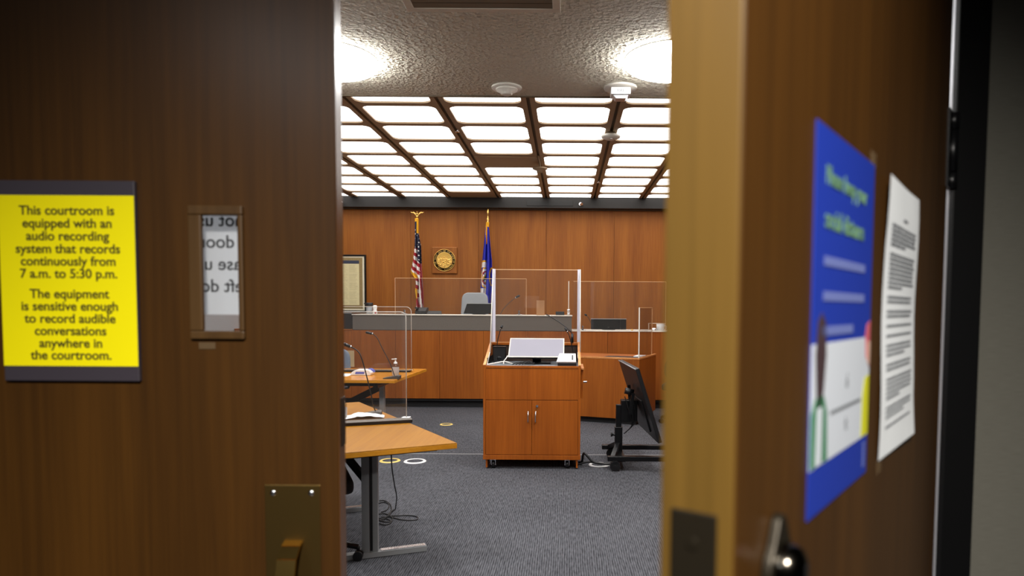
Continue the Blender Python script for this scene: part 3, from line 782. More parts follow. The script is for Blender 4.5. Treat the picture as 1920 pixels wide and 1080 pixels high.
def spear(x, y, top, t):
    b = MB().lathe((x, y, top - .02), [(0, 0), (.02, 0), (.02, .02), (.012, .04), (.024, .07), (.012, .1), (.009, .13), (.016, .16), (.02, .19), (.012, .24), (0, .29)], 20)
    b.build('finial_spear', GOLDM, t)
flag('state_flag', 'royal blue flag with gold sleeve and white emblem patch beside the judge chair', fx(914.5), PY, fz(418, 914), None, mn_path, mn_col, [ROYAL, FWHITE, GOLD, NAVY, RED, FGREEN], spear)

# ------------------------------------------------------------------ judge bench and counters
YF = 10.05
struct('floor_dais', MB().box(XL, 1.75, 10.2, YB, 0, DAIS), CARPET)
jb = thing('judge_bench', 'long wood-panelled judge bench with grey upper band and black kickboard', 'bench', (-1.5, 10.1, 0))
b = MB(); xs = [XL + .01, -4.49, -3.84, -3.17, -2.52, -1.87, -1.22, -.57, .08, .61, 1.26, 1.75]
for x0, x1 in zip(xs, xs[1:]): b.box(x0 + .0015, x1 - .0015, YF, YF + .03, .137, 1.142, .001)
b.build('front_panel', BENCHW, jb)
MB().box(XL + .01, 1.75, YF + .03, YF + .06, .1, 1.14).build('carcass', KICK, jb)
MB().box(XL + .01, 1.75, YF + .1, YF + .14, 0, .14).build('kickboard', KICK, jb)
MB().box(-3.15, .076, YF + .005, YF + .06, 1.15, 1.365).build('upper_band', GREYB, jb)
MB().box(-3.15, .076, YF + .02, YF + .06, 1.142, 1.15).build('shadow_gap', BLACK, jb)
MB().box(-3.16, .086, YF - .01, YF + .75, 1.365, 1.378, .002).build('bench_top', WHITEEDGE, jb)
MB().box(.02, .076, YF + .06, YF + .75, 1.14, 1.365).build('end_panel', BENCHW, jb)
MB().box(.08, 1.75, YF - .012, YF + .7, 1.145, 1.158, .002).build('clerk_counter_top', WHITEEDGE, jb)
MB().box(XL + .01, -3.16, YF - .012, YF + .7, 1.142, 1.152, .002).build('side_counter_top', BENCHW, jb)

# angled clerk desk in front of the bench
A_ = math.radians(-20.5)
cdk = thing('clerk_desk', 'low angled wooden clerk desk in front of the judge bench', 'desk', (.925, 8.62, 0), A_)
W_, D_ = 1.15, .92
MB().box(-W_, 0, 0, .025, .075, .84).build('front_panel', BENCHW, cdk, True)
MB().box(-.025, 0, .025, D_, .075, .84).build('end_panel', BENCHW, cdk, True)
MB().box(-W_, -W_ + .025, .025, D_ - .12, .075, .84).build('end_panel', BENCHW, cdk, True)
MB().box(-W_ - .003, .003, -.003, .03, .84, .862, .002).box(-.027, .003, .03, D_, .84, .862, .002).build('top_edging', LECTE, cdk, True)
MB().box(-W_, -.027, .03, D_ * .78, .835, .857).build('desk_top', BENCHW, cdk, True)
MB().box(-.5, -.027, .03, .3, .857, .8595).build('desk_pad', BLACK, cdk, True)
MB().box(-W_ + .05, -.05, .06, .1, 0, .075).box(-.1, -.05, .1, D_ - .05, 0, .075).build('kickboard', KICK, cdk, True)

# ------------------------------------------------------------------ acrylic screens
def pane(mb_pts, thick, parent, name='pane', local=False):
    return MB().prism(mb_pts, thick).build(name, ACRYL, parent, local)
def screen(name, label, x0, x1, y, z0, z1, edges='TLR', clips=(), group='clear acrylic screens'):
    t = thing(name, label, 'screen', ((x0 + x1) / 2, y, z0), 0, group)
    MB().box(x0 + .006, x1 - .006, y - .003, y + .003, z0, z1 - .006).build('pane', ACRYL, t)
    e = MB()
    if 'T' in edges: e.box(x0, x1, y - .003, y + .003, z1 - .006, z1)
    if 'L' in edges: e.box(x0, x0 + .005, y - .003, y + .003, z0, z1 - .006)
    if 'R' in edges: e.box(x1 - .005, x1, y - .003, y + .003, z0, z1 - .006)
    e.build('polished_edge', AEDGE, t)
    for cx in clips:
        MB().box(cx - .05, cx + .05, y - .012, y + .03, z0, z0 + .01, .002).cyl((cx, y - .016, z0 + .055), (cx, y + .016, z0 + .055), .014).cyl((cx, y - .016, z0 + .02), (cx, y + .016, z0 + .02), .016).build('clip', CHROME, t)
    return t
TEDGE = translucent('acrylic_edge_glow_pale', rgb(232, 228, 222), .5)  # whitish colour stands in for light leaving the table panes' edges
AEDGE = translucent('acrylic_edge_glow', rgb(244, 214, 176), .5)  # warm bright tint stands in for light piped through the sheets
screen('acrylic_screen', 'wide clear acrylic screen on the judge bench before the judge chair', -2.56, -.6, 10.2, 1.378, 1.92, 'TLR', (-2.42, -.71))
t = thing('acrylic_screen', 'clear acrylic screen seen edge-on at the right end of the judge bench', 'screen', (.03, 10.5, 1.378), 0, 'clear acrylic screens')
MB().box(.025, .031, 10.13, 10.75, 1.378, 1.885).build('pane', ACRYL, t)
MB().box(.022, .036, 10.11, 10.13, 1.378, 1.885).build('polished_edge', ACREDGE, t)
MB().cyl((.01, 10.12, 1.45), (.05, 10.12, 1.45), .022).cyl((.01, 10.12, 1.4), (.05, 10.12, 1.4), .024).build('clip', CHROME, t)
screen('acrylic_screen', 'clear acrylic screen on the white clerk counter before the black monitor', .1, 1.47, 10.12, 1.158, 1.885, 'TR', (.24,))
# pane at the corner of the angled desk, along its end
t = thing('acrylic_screen', 'clear acrylic screen standing on the corner of the angled clerk desk', 'screen', (.925, 8.62, 0), A_, 'clear acrylic screens')
MB().box(-.012, -.006, .012, .7, .862, 1.5).build('pane', ACRYL, t, True)
MB().box(-.016, -.002, .0, .012, .862, 1.503).build('polished_edge', WHITEEDGE, t, True)  # white strip imitates the bright light at the pane's front edge
MB().box(-.012, -.006, .7, .705, .862, 1.5).box(-.012, -.006, .012, .705, 1.497, 1.503).build('polished_edge', AEDGE, t, True)
# notice stuck on bench screen region
tag(MB().box(-.45, -.33, 10.19, 10.192, 1.378, 1.6).build('notice_sheet', translucent('sheer_sheet', rgb(200, 160, 120), .5)), 'pale upright sheet standing on the judge bench behind the lectern shield', 'notice')

# ------------------------------------------------------------------ office chairs
def office_chair(label, loc, rz, fab, group, floor_z=0.0, bw=.46, bh=.62, seat=.47, back_top=None, arms=True):
    t = thing('office_chair', label, 'chair', (loc[0], loc[1], floor_z), rz, group)
    # local: faces +y, back at -y
    pts = []
    for x, z in rrect(-bw / 2, bw / 2, 0, bh, .11, 6):
        k = 1 - .12 * (z / bh); pts.append((x * k, -.25 - .12 * z, seat + .1 + z))
    MB().prism(pts, (0, .06, 0), .018).build('backrest', fab, t, True)
    MB().box(-.24, .24, -.23, .25, seat - .04, seat + .05, .03, None, 3).build('seat', fab, t, True)
    for s_ in ((-1, 1) if arms else ()):
        MB().tube([(s_ * .22, 0, seat - .03), (s_ * .29, 0, seat - .02), (s_ * .3, 0, seat + .17), (s_ * .3, -.12, seat + .19)], .014, 8, None, 1).box(s_ * .3 - .035, s_ * .3 + .035, -.16, .12, seat + .17, seat + .2, .012).build('armrest', BLACK, t, True)
    MB().tube([(0, -.15, seat - .03), (0, -.28, seat + .02), (0, -.29, seat + .25)], .02, 8, None, 1).build('back_support', BLACK, t, True)
    MB().box(-.12, .12, -.14, .12, seat - .075, seat - .035, .01).cyl((0, 0, .1), (0, 0, seat - .06), .028).cyl((0, 0, .07), (0, 0, .24), .036).build('column', BLACKM, t, True)
    b = MB(); cs = []
    for k in range(5):
        a_ = 2 * PI * k / 5; c, s_ = math.cos(a_), math.sin(a_)
        b.tube([(0, 0, .125), (c * .15, s_ * .15, .115), (c * .3, s_ * .3, .078)], .02, 8, [.026, .022, .016])
        cs.append((c * .3, s_ * .3))
    b.build('star_base', BLACKG, t, True)
    for c, s_ in cs:
        q = MB().cyl((c, s_, .06), (c, s_, .085), .01)
        n_ = Vector((-s_, c, 0)).normalized() if c or s_ else Vector((1, 0, 0))
        for e in (-1, 1):
            p = Vector((c, s_, .028)); q.cyl(p + n_ * .006 * e, p + n_ * .026 * e, .028, n=18)
        q.build('caster', BLACK, t, True)
    return t
office_chair('grey high-backed judge chair behind the bench beside the blue flag', (-1.575, 11.45), PI, GREYLEATHER, 'swivel office chairs', DAIS, .50, .72)
office_chair('black swivel chair under the near table beside its steel leg', (-1.52, 3.93), math.radians(-66), BLACKFAB, 'swivel office chairs', 0, .44, .42, .47)
office_chair('blue-grey upholstered chair behind the far table', (-3.07, 8.72), PI, BLUEGREY, 'swivel office chairs', 0, .48, .36, .47)
office_chair('black swivel chair partly hidden beside the television cart', (1.53, 8.93), math.radians(-18), BLACKFAB, 'swivel office chairs', 0, .42, .3, .47, None, False)

# ------------------------------------------------------------------ tables
def quad_top(mb, c, z0, z1):
    return mb.prism([(x, y, z0) for x, y in c], (0, 0, z1 - z0), .003)
def t_leg(parent, base, ux, uy, L0, L1, top):
    """double post with foot along (ux,uy)"""
    x, y = base; vx, vy = -uy, ux
    b = MB()
    for s_ in (-.024, .024): 
        b.bar((x + ux * s_, y + uy * s_, .03), (x + ux * s_, y + uy * s_, top), .045, .026)
    b.build('leg_post', STEELG, parent)
    MB().bar((x, y, .04), (x, y, top), .03, .022).build('leg_core', BLACK, parent)
    MB().bar((x - ux * L0, y - uy * L0, .018), (x + ux * L1, y + uy * L1, .018), .055, .03).build('leg_foot', STEELG, parent)
    MB().bar((x + ux * .06, y + uy * .06, .035), (x + ux * (L1 - .005), y + uy * (L1 - .005), .035), .04, .006).build('foot_trim', CHROME, parent)
    MB().bar((x - ux * .26, y - uy * .26, top - .015), (x + ux * .2, y + uy * .2, top - .015), .05, .03).build('leg_bracket', BLACKM, parent)
R0 = Vector((-.606, 3.776)); R1 = Vector((-1.639, 5.379))
uL = Vector((-.887, -.462)); uL2 = Vector((-.88, -.47))
L0_ = R0 + uL * .70; L1_ = R1 + uL2 * .70
ta = thing('work_table', 'near honey-coloured work table with steel T-leg and black divider bar', 'table', (-1.4, 4.4, 0), 0, 'honey-coloured work tables')
cA = [R0, R1, L1_, L0_]
quad_top(MB(), cA, .736, .74).build('table_top', TABLEW, ta)
quad_top(MB(), cA, .708, .736).build('edge_band', TABLEE, ta)
inset = [c + (sum(cA, Vector((0, 0))) / 4 - c) * .16 for c in cA]
MB().prism([(c.x, c.y, .672) for c in inset], (0, 0, .036)).build('under_frame', BLACKM, ta)
t_leg(ta, (-1.164, 4.013), .93, .366, .34, .33, .68)
t_leg(ta, (-1.68, 4.86), .93, .366, .34, .3, .68)
MB().bar((-1.19, 4.04, .45), (-1.4, 4.12, .66), .03, .04).build('brace', BLACKM, ta)
bd = Vector((.932, .362)); bn = Vector((-.362, .932)); b0 = Vector((-1.013, 4.416)) + Vector((.012, .005))
def divider(name, label, p, d, n, L, zb):
    c = [p, p + n * .095, p + n * .095 - d * L, p - d * L]
    t = thing(name, label, 'divider', (p.x, p.y, zb), 0, 'table divider bars')
    MB().prism([(q.x, q.y, zb) for q in c], (0, 0, .02), .002).build('bar_body', BLACK, t)
    MB().prism([(q.x, q.y, zb + .02) for q in c], (0, 0, .002)).build('bar_top', GREYB, t)
    return t
divider('divider_bar', 'black and grey divider bar lying across the near table', b0, bd, bn, .78, .7402)
def round_pane(name, label, p, d, L, z0, z1, r, zfoot):
    """pane from p leftwards along -d, rounded top corner"""
    t = thing(name, label, 'screen', (p.x, p.y, z0), 0, 'rounded acrylic screens on the tables')
    prof = [(0, z0)] + [(r - r * math.cos(a), z1 - r + r * math.sin(a)) for a in [PI / 2 * i / 8 for i in range(9)]] + [(L, z1), (L, z0)]
    nrm = Vector((-d.y, d.x)) * .006
    MB().prism([(p.x - d.x * s_, p.y - d.y * s_, z) for s_, z in prof], (nrm.x, nrm.y, 0)).build('pane', ACRYL, t)
    pts = [(p.x - d.x * s_ + nrm.x / 2, p.y - d.y * s_ + nrm.y / 2, z) for s_, z in prof[:-1]]
    MB().tube(pts, .0032, 6).build('polished_edge', TEDGE, t)
    MB().box(p.x - .03, p.x + .022, p.y - .022, p.y + .03, z0, z0 + .006, .002).build('foot_clip', CHROME if zfoot else WHITE, t)
    return t
pA = b0 + bn * .07 - bd * .028
round_pane('acrylic_screen', 'rounded clear acrylic screen standing on the near table divider bar', pA, bd, .75, .7624, 1.462, .035, False)
tb = thing('work_table', 'far honey-coloured work table behind the near one', 'table', (-2.3, 7.6, 0), 0, 'honey-coloured work tables')
cB = [Vector(p) for p in ((-1.76, 6.973), (-1.70, 8.283), (-3.7, 8.283), (-3.7, 6.973))]
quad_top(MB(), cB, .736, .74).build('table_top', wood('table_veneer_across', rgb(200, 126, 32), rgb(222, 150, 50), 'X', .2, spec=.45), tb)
quad_top(MB(), cB, .708, .736).build('edge_band', TABLEE, tb)
MB().box(-3.6, -1.98, 7.12, 8.1, .66, .708).build('under_frame', BLACKM, tb)
t_leg(tb, (-1.99, 7.35), 0, 1, .3, .3, .67)
t_leg(tb, (-3.4, 7.35), 0, 1, .3, .3, .67)
MB().bar((-2.02, 7.35, .62), (-2.42, 7.36, .42), .03, .07).bar((-2.42, 7.36, .42), (-2.1, 7.36, .25), .03, .07).build('brace', BLACKM, tb)
divider('divider_bar', 'black divider bar lying across the far table', Vector((-1.80, 7.82)), Vector((1, 0)), Vector((0, 1)), 1.8, .7402)
round_pane('acrylic_screen', 'rounded clear acrylic screen standing on the far table divider bar', Vector((-1.79, 7.87)), Vector((1, 0)), 1.7, .7624, 1.492, .06, True)

# things on the tables
def gooseneck(name, label, base, pts, head, hd=.009, wedge=True, rz=0.0, group='gooseneck microphones'):
    t = thing(name, label, 'microphone', base, 0, group)
    x, y, z = base
    if wedge:
        M = Matrix.Translation((x, y, z)) @ Matrix.Rotation(rz, 4, 'Z')
        b = MB(); pr = [(-.11, 0), (.06, 0), (.06, .032), (.035, .036), (-.11, .01)]
        b.prism([M @ Vector((px, -.05, pz)) for px, pz in pr], M.to_3x3() @ Vector((0, .1, 0)), .003)
        b.build('base', mat('mic_base', rgb(66, 64, 62), .4), t)
    MB().tube(pts, .0042, 8, None, 2).build('neck', BLACK, t)
    a, c = Vector(head[0]), Vector(head[1])
    hb = MB().cyl(a, c, hd, hd * 1.05, 14).ball(c, hd * 1.04)
    hb.build('head', BLACK, t)
    MB().cyl(a - (c - a).normalized() * .008, a, hd * .8, hd * .95, 12).build('collar', CHROME, t)
    return t
ym = 4.688
gooseneck('gooseneck_microphone', 'gooseneck microphone on a wedge base on the near table', (-1.335, ym, .7402),
          [(-1.315, ym, .77), (-1.33, ym, .80), (-1.346, ym, .888), (-1.367, ym, .98), (-1.399, ym, 1.109), (-1.425, ym, 1.185), (-1.47, ym, 1.212), (-1.486, ym, 1.219)], ((-1.486, ym, 1.219), (-1.525, ym, 1.236)), .011, True, math.radians(12))
ym = 7.127
gooseneck('gooseneck_microphone', 'gooseneck microphone on a flat base on the far table', (-1.80, ym, .7402),
          [(-1.80, ym, .77), (-1.81, ym, .80), (-1.825, ym, .852), (-1.869, ym, .953), (-1.935, ym, 1.075), (-1.975, ym, 1.17), (-2.02, ym, 1.207), (-2.03, ym, 1.21)], ((-2.03, ym, 1.21), (-2.085, ym, 1.222)), .013, True, 0)
def pump_bottle(label, x, y, z, r, h):
    t = thing('pump_bottle', label, 'bottle', (x, y, z), 0, 'pump bottles of sanitizer')
    MB().lathe((x, y, z), [(0, 0), (r * .95, 0), (r, .006), (r, h * .6), (r * .92, h * .66), (r * .4, h * .72), (r * .4, h * .74)], 28).build('bottle', CLEARP, t)
    MB().lathe((x, y, z), [(0, .004), (r * .9, .004), (r * .93, .01), (r * .93, h * .45), (0, h * .45)], 24).build('gel', translucent('clear_gel', rgb(235, 232, 228), .6), t)
    MB().lathe((x, y, z), [(r * .5, h * .70), (r * .5, h * .78), (r * .25, h * .8), (r * .18, h * .93), (r * .4, h * .94), (r * .4, h), (0, h)], 20).box(x - r * 1.1, x + r * .2, y - r * .16, y + r * .16, z + h * .93, z + h * .985, .002).build('pump', WHITE, t)
    MB().cyl((x, y, z + h * .2), (x, y, z + h * .5), r * 1.02, n=24, caps=False).build('label_wrap', translucent('bottle_label', rgb(215, 212, 214), .5), t)
    return t
pump_bottle('clear sanitizer pump bottle beside the far table microphone', -1.862, 7.42, .7402, .038, .19)
pump_bottle('clear bottle with white cap at the left of the near table', -1.497, 4.56, .7402, .024, .155)
t = thing('wipes_packet', 'white and blue packet of wipes on the far table', 'packet', (-2.245, 7.5, .7402))
b = MB(); ps = [(-.115, 0), (.105, 0), (.12, .03), (.085, .062), (-.055, .062), (-.1, .035)]
b.prism([(-2.245 + x, 7.42, .7402 + z) for x, z in ps], (0, .15, 0), .008).build('packet_body', WHITE, t)
MB().prism([(-2.245 + x, 7.418, .7402 + z) for x, z in ((-.06, .018), (.04, .018), (.045, .04), (-.05, .04))], (0, .004, 0)).build('printed_label', BLUEP, t)
MB().prism([(-2.245 + x, 7.5, .7402 + z) for x, z in ((.07, .045), (.121, .028), (.112, .052), (.088, .066), (.06, .066))], (0, .076, 0)).build('blue_flap', BLUEP, t)
tag(MB().box(-2.55, -2.36, 7.33, 7.62, .7402, .7422).build('paper_sheet', PAPER), 'plain white paper lying at the left of the far table', 'paper')
b = MB(); random.seed(9); NN = 9; rows = []
o1, ex, ey = Vector((-1.475, 4.492)), Vector((.245, .094)), Vector((-.04, .16))
for j in range(NN + 1):
    rows.append([b.bm.verts.new((*(o1 + ex * (i / NN) + ey * (j / NN) * (1.0 - .4 * (i / NN))), .7655 + .018 * random.random() * (1 if 0 < i < NN and 0 < j < NN else .3) + .016 * math.sin(i / NN * PI))) for i in range(NN + 1)])
for j in range(NN):
    for i in range(NN): b.bm.faces.new((rows[j][i], rows[j][i + 1], rows[j + 1][i + 1], rows[j + 1][i]))
for f in b.bm.faces: f.smooth = False
bmesh.ops.translate(b.bm, vec=(0, 0, -.022), verts=b.bm.verts)
o = b.build('crumpled_paper', PAPER); o.modifiers.new('thickness', 'SOLIDIFY').thickness = .001
tag(o, 'crumpled white paper by the divider bar on the near table', 'paper')
tag(MB().box(-3.42, -3.13, YF - .003, YF - .0005, .60, .841).build('card_sheet', BEIGE), 'beige card sheet fixed to the bench front behind the blue-grey chair', 'sheet')

# ------------------------------------------------------------------ lectern
LX0, LX1, LY0, LY1 = -.763, .134, 6.25, 6.86
le = thing('lectern', 'wide wooden lectern cabinet on casters with two doors', 'lectern', ((LX0 + LX1) / 2, 6.55, 0))
for x0, x1 in ((LX0, LX0 + .022), (LX1 - .022, LX1)):
    MB().prism([(x0, LY0, .088), (x0, LY1, .088), (x0, LY1, 1.145), (x0, LY1 - .03, 1.145), (x0, LY0, .965)], (x1 - x0, 0, 0)).build('side_panel', LECTW, le)
    MB().prism([(x0 - .001, LY0 - .002, .962), (x0 - .001, LY1 - .03, 1.146), (x0 - .001, LY1 - .03, 1.152), (x0 - .001, LY0 - .002, .969)], (x1 - x0 + .002, 0, 0)).build('side_edging', LECTE, le)
MB().box(LX0 + .022, LX1 - .022, LY0 + .004, LY0 + .02, .645, .935, .001).build('upper_panel', LECTW, le)
MB().box(LX0 + .022, LX1 - .022, LY0, LY0 + .03, .938, .958, .001).build('front_rail', LECTW, le)
MB().box(LX0 - .002, LX1 + .002, LY0 - .004, LY1, .088, .13, .002).build('plinth', LECTW, le)
xm = (LX0 + LX1) / 2
for x0, x1, hx in ((LX0 + .024, xm - .0015, xm - .034), (xm + .0015, LX1 - .024, xm + .034)):
    d_ = MB().box(x0, x1, LY0 + .002, LY0 + .02, .135, .64, .001).build('door', LECTW, le)
    MB().tube([(hx, LY0 + .002, .54), (hx, LY0 - .022, .54), (hx, LY0 - .022, .442), (hx, LY0 + .002, .442)], .006, 10).build('handle', CHROME, d_)
    if hx > xm:
        MB().cyl((hx + .014, LY0 + .004, .588), (hx + .014, LY0 - .01, .588), .012).cyl((hx + .014, LY0 + .0, .588), (hx + .014, LY0 - .02, .588), .005).build('lock', CHROME, d_)
        MB().box(hx + .004, hx + .01, LY0 - .001, LY0 + .002, .556, .568).build('key_tag', GOLDM, d_)
MB().box(LX0 + .022, LX1 - .022, LY0 + .03, LY1 - .02, .93, .956).build('desk_top', DESKG, le)
MB().box(LX0 + .022, LX1 - .022, LY1 - .02, LY1, .13, 1.12).build('back_panel', mat('dark_inner_board', rgb(52, 34, 22), .6), le)
MB().box(LX0 + .022, LX1 - .022, LY1 - .034, LY1, 1.12, 1.14, .001).build('back_rail', LECTW, le)
MB().box(LX0 + .02, LX1 - .02, LY1 - .036, LY1 + .002, 1.14, 1.147).build('back_rail_edging', LECTE, le)
MB().box(LX0 + .022, LX0 + .026, LY0 + .12, LY1 - .02, .957, 1.02).box(LX1 - .026, LX1 - .022, LY0 + .12, LY1 - .02, .957, 1.02).build('inner_lining', BLACK, le)
MB().box(LX1 + .004, LX1 + .022, LY0 + .05, LY0 + .5, .655, .925, .002).build('side_flap', LECTW, le)
MB().box(LX1 + .004, LX1 + .03, LY0 + .02, LY0 + .5, .925, .94, .001).build('flap_edging', LECTE, le)
MB().box(LX1 + .022, LX1 + .06, LY0 + .02, LY0 + .04, .805, .82, .004).build('flap_latch', CHROME, le)
for cx in (LX0 + .09, LX1 - .12):
    for cy in (LY0 + .05, LY1 - .07):
        MB().cyl((cx - .014, cy, .034), (cx + .014, cy, .034), .034, n=20).build('caster_wheel', BLACK, le)
        MB().box(cx - .024, cx + .024, cy - .025, cy + .03, .078, .09).box(cx + .016, cx + .022, cy - .014, cy + .014, .03, .08).box(cx - .022, cx - .016, cy - .014, cy + .014, .03, .08).cyl((cx - .025, cy, .034), (cx + .025, cy, .034), .012).build('caster_fork', CHROME, le)
for cx in (LX0 + .03, LX1 - .03):
    MB().box(cx - .008, cx + .008, LY0 + .01, LY0 + .2, .012, .09).build('foot_guard', LECTW, le)

sh = thing('lectern_shield', 'tall clear acrylic shield with white posts on the lectern', 'screen', ((LX0 + LX1) / 2, 6.87, 1.147))
for x in (-.726, .121):
    MB().box(x - .014, x + .014, 6.832, 6.852, 1.1475, 1.876, .002).build('post', POSTW, sh)
MB().box(-.712, .107, 6.838, 6.844, 1.1475, 1.868).build('back_pane', ACRYL, sh)
MB().box(-.712, .107, 6.838, 6.844, 1.868, 1.874).build('polished_edge', AEDGE, sh)
for x in (-.7375, .1315):
    MB().prism([(x, 6.845, 1.16), (x, 6.845, 1.872), (x, 6.83, 1.876), (x, 6.58, 1.07)], (.003, 0, 0)).build('side_pane', ACRYL, sh)
    MB().tube([(x + .002, 6.83, 1.876), (x + .002, 6.57, 1.06), (x + .002, 6.33, .992)][:2], .0045, 8).build('side_edge', WHITEEDGE, sh)  # white tube imitates light gathered in the side sheet's edge
for x in (-.739, .108):
    MB().prism([(x, 6.30, .957), (x, 6.33, .957), (x, 6.575, 1.065), (x, 6.55, 1.065)], (.006, 0, 0)).build('side_bracket', WHITEEDGE, sh)

# on the lectern
t = thing('touch_monitor', 'wide pale lit monitor tilted back on the lectern', 'monitor', (-.31, 6.55, .956))
def tilted(x0, x1, s0, s1, n0, n1):  # plane: origin (.,6.40,1.03), up-slope dir (0,.838,.546)
    o_ = Vector((0, 6.40, 1.03)); e = Vector((0, .8375, .5464)); nn = Vector((0, -.5464, .8375))
    return [o_ + e * s_ + nn * n_ + Vector((x, 0, 0)) for x, s_, n_ in ((x0, s0, n0), (x1, s0, n0), (x1, s1, n0), (x0, s1, n0))], nn * (n1 - n0)
pts, v = tilted(-.546, -.022, 0, .30, -.022, 0); MB().prism(pts, v, .004).build('casing', BLACK, t)
pts, v = tilted(-.548, -.02, -.003, .303, -.004, .0015); MB().prism(pts, v, .001).build('bezel', OFFWHITE, t)
pts, v = tilted(-.538, -.03, .012, .288, .0016, .0026); MB().prism(pts, v).build('screen', SCREEN, t)
MB().box(-.42, -.15, 6.5, 6.68, .956, .972, .004).bar((-.285, 6.6, .97), (-.285, 6.55, 1.1), .08, .03).build('stand', BLACK, t)
t = thing('control_tablet', 'small white sloped control tablet right of the pale monitor', 'tablet', (0.0, 6.36, .956))
o_ = Vector((0, 6.31, .985)); e = Vector((0, .86, .5)); nn = Vector((0, -.5, .86))
def slab(x0, x1, xt0, xt1, s0, s1, n0, n1): return [o_ + e * s0 + nn * n0 + Vector((x0, 0, 0)), o_ + e * s0 + nn * n0 + Vector((x1, 0, 0)), o_ + e * s1 + nn * n0 + Vector((xt1, 0, 0)), o_ + e * s1 + nn * n0 + Vector((xt0, 0, 0))], nn * (n1 - n0)
p_, v = slab(-.092, .09, -.065, .088, 0, .14, 0, .012); MB().prism(p_, v, .002).build('panel_case', WHITE, t)
p_, v = slab(.05, .064, .052, .064, .03, .11, .0125, .014); MB().prism(p_, v).build('dark_strip', BLACK, t)
MB().box(-.08, .095, 6.3, 6.44, .956, .985, .004).build('panel_foot', BLACK, t)
t = thing('black_speaker', 'black box loudspeaker in the left corner of the lectern desk', 'speaker', (-.64, 6.62, .956))
MB().box(-.705, -.59, 6.58, 6.68, .956, 1.108, .004).build('cabinet', BLACK, t)
MB().box(-.71, -.585, 6.575, 6.685, 1.108, 1.116, .002).build('lid', BLACKG, t)
MB().lathe((-.648, 6.58, 1.0), [(.022, 0), (.018, .003), (0, .004)], 20, Matrix.Rotation(PI / 2, 4, 'X')).build('driver', BLACKM, t)
b = MB().tube([(-.735, 6.29, .965), (-.69, 6.3, .972), (-.62, 6.33, .985), (-.57, 6.36, .99), (-.53, 6.37, .975), (-.51, 6.4, .965)], .007, 8, None, 2)
b.tube([(-.585, 6.33, .966), (-.58, 6.345, 1.0), (-.565, 6.37, 1.015), (-.552, 6.4, 1.04)], .005, 8, None, 2)
tag(b.build('white_cable', WCABLE), 'white cable trailing across the left of the lectern desk', 'cable')
b = MB(); random.seed(4)
for k in range(4): b.tube([(-.5 + k * .03, 6.33, .965), (-.46 + k * .04, 6.36, .985 + .006 * k), (-.38 + k * .02, 6.34, .968), (-.3, 6.4 + .01 * k, .972)], .005, 6, None, 2)
tag(b.build('cable_tangle', CABLE), 'black cable tangle under the pale monitor on the lectern', 'cable')
gooseneck('gooseneck_microphone', 'short gooseneck microphone at the left back of the lectern', (-.69, 6.7, .956), [(-.69, 6.7, .957), (-.685, 6.7, 1.1), (-.675, 6.7, 1.18), (-.655, 6.7, 1.25), (-.642, 6.7, 1.29)], ((-.642, 6.7, 1.288), (-.634, 6.7, 1.312)), .011, False)
gooseneck('gooseneck_microphone', 'short curved gooseneck microphone at the right back of the lectern', (.075, 6.7, .956), [(.075, 6.7, .957), (.069, 6.7, 1.06), (.045, 6.7, 1.157), (.026, 6.7, 1.23), (.005, 6.7, 1.265)], ((.006, 6.7, 1.264), (-.012, 6.7, 1.292)), .01, False)
t = gooseneck('gooseneck_microphone', 'long gooseneck microphone leaning left from a thick sleeve on the lectern', (.058, 6.825, 1.147), [(.058, 6.825, 1.235), (.02, 6.82, 1.28), (-.05, 6.82, 1.335), (-.103, 6.82, 1.37), (-.17, 6.82, 1.412)], ((-.17, 6.82, 1.412), (-.2, 6.82, 1.424)), .005, False)
MB().cyl((.058, 6.825, 1.1475), (.058, 6.825, 1.235), .015, .012).build('sleeve', BLACK, t)

# ------------------------------------------------------------------ on the bench and counter
bt = 1.378
t = thing('monitor', 'black desktop monitor on the judge bench in front of the grey chair', 'monitor', (-1.39, 10.55, bt))
MB().prism([(-1.585, 10.5, bt + .012), (-1.135, 10.5, bt + .012), (-1.12, 10.56, bt + .165), (-1.54, 10.56, bt + .165)], (0, .03, .01), .004).build('panel', MATTE, t)
MB().prism([(-1.545, 10.556, bt + .166), (-1.115, 10.556, bt + .166), (-1.115, 10.59, bt + .172), (-1.545, 10.59, bt + .172)], (0, 0, .004)).build('top_edge', STEELG, t)
MB().box(-1.45, -1.25, 10.53, 10.66, bt, bt + .012).build('stand', BLACK, t)
t = thing('monitor', 'black monitor seen from behind on the white clerk counter', 'monitor', (.66, 10.5, 1.158))
MB().box(.375, .915, 10.45, 10.49, 1.165, 1.32, .006).build('panel', MATTE, t)
MB().box(.372, .918, 10.447, 10.493, 1.32, 1.329, .002).build('top_edge', STEELG, t)
MB().box(.55, .74, 10.42, 10.6, 1.158, 1.168).build('stand', BLACK, t)
MB().box(.635, .655, 10.446, 10.45, 1.196, 1.201).build('badge', CHROME, t)
t = thing('monitor', 'black monitor on the lower counter left of the grey bench band', 'monitor', (-3.4, 10.3, 1.152))
MB().box(-3.7, -3.165, 10.14, 10.18, 1.156, 1.385, .006).build('panel', BLACK, t)
MB().box(-3.7, -3.2, 10.135, 10.18, 1.385, 1.395, .002).build('top_edge', STEELG, t)
MB().box(-3.52, -3.35, 10.12, 10.3, 1.152, 1.16).build('stand', BLACK, t)
t = thing('desk_phone', 'black desk phone on the judge bench below the striped flag', 'phone', (-2.27, 10.6, bt))
MB().prism([(-2.33, 10.5, bt), (-2.33, 10.72, bt), (-2.33, 10.72, bt + .105), (-2.33, 10.62, bt + .1), (-2.33, 10.5, bt + .05)], (.165, 0, 0), .004).build('phone_body', BLACK, t)
MB().box(-2.335, -2.29, 10.5, 10.7, bt + .08, bt + .108, .008).build('handset', BLACK, t)
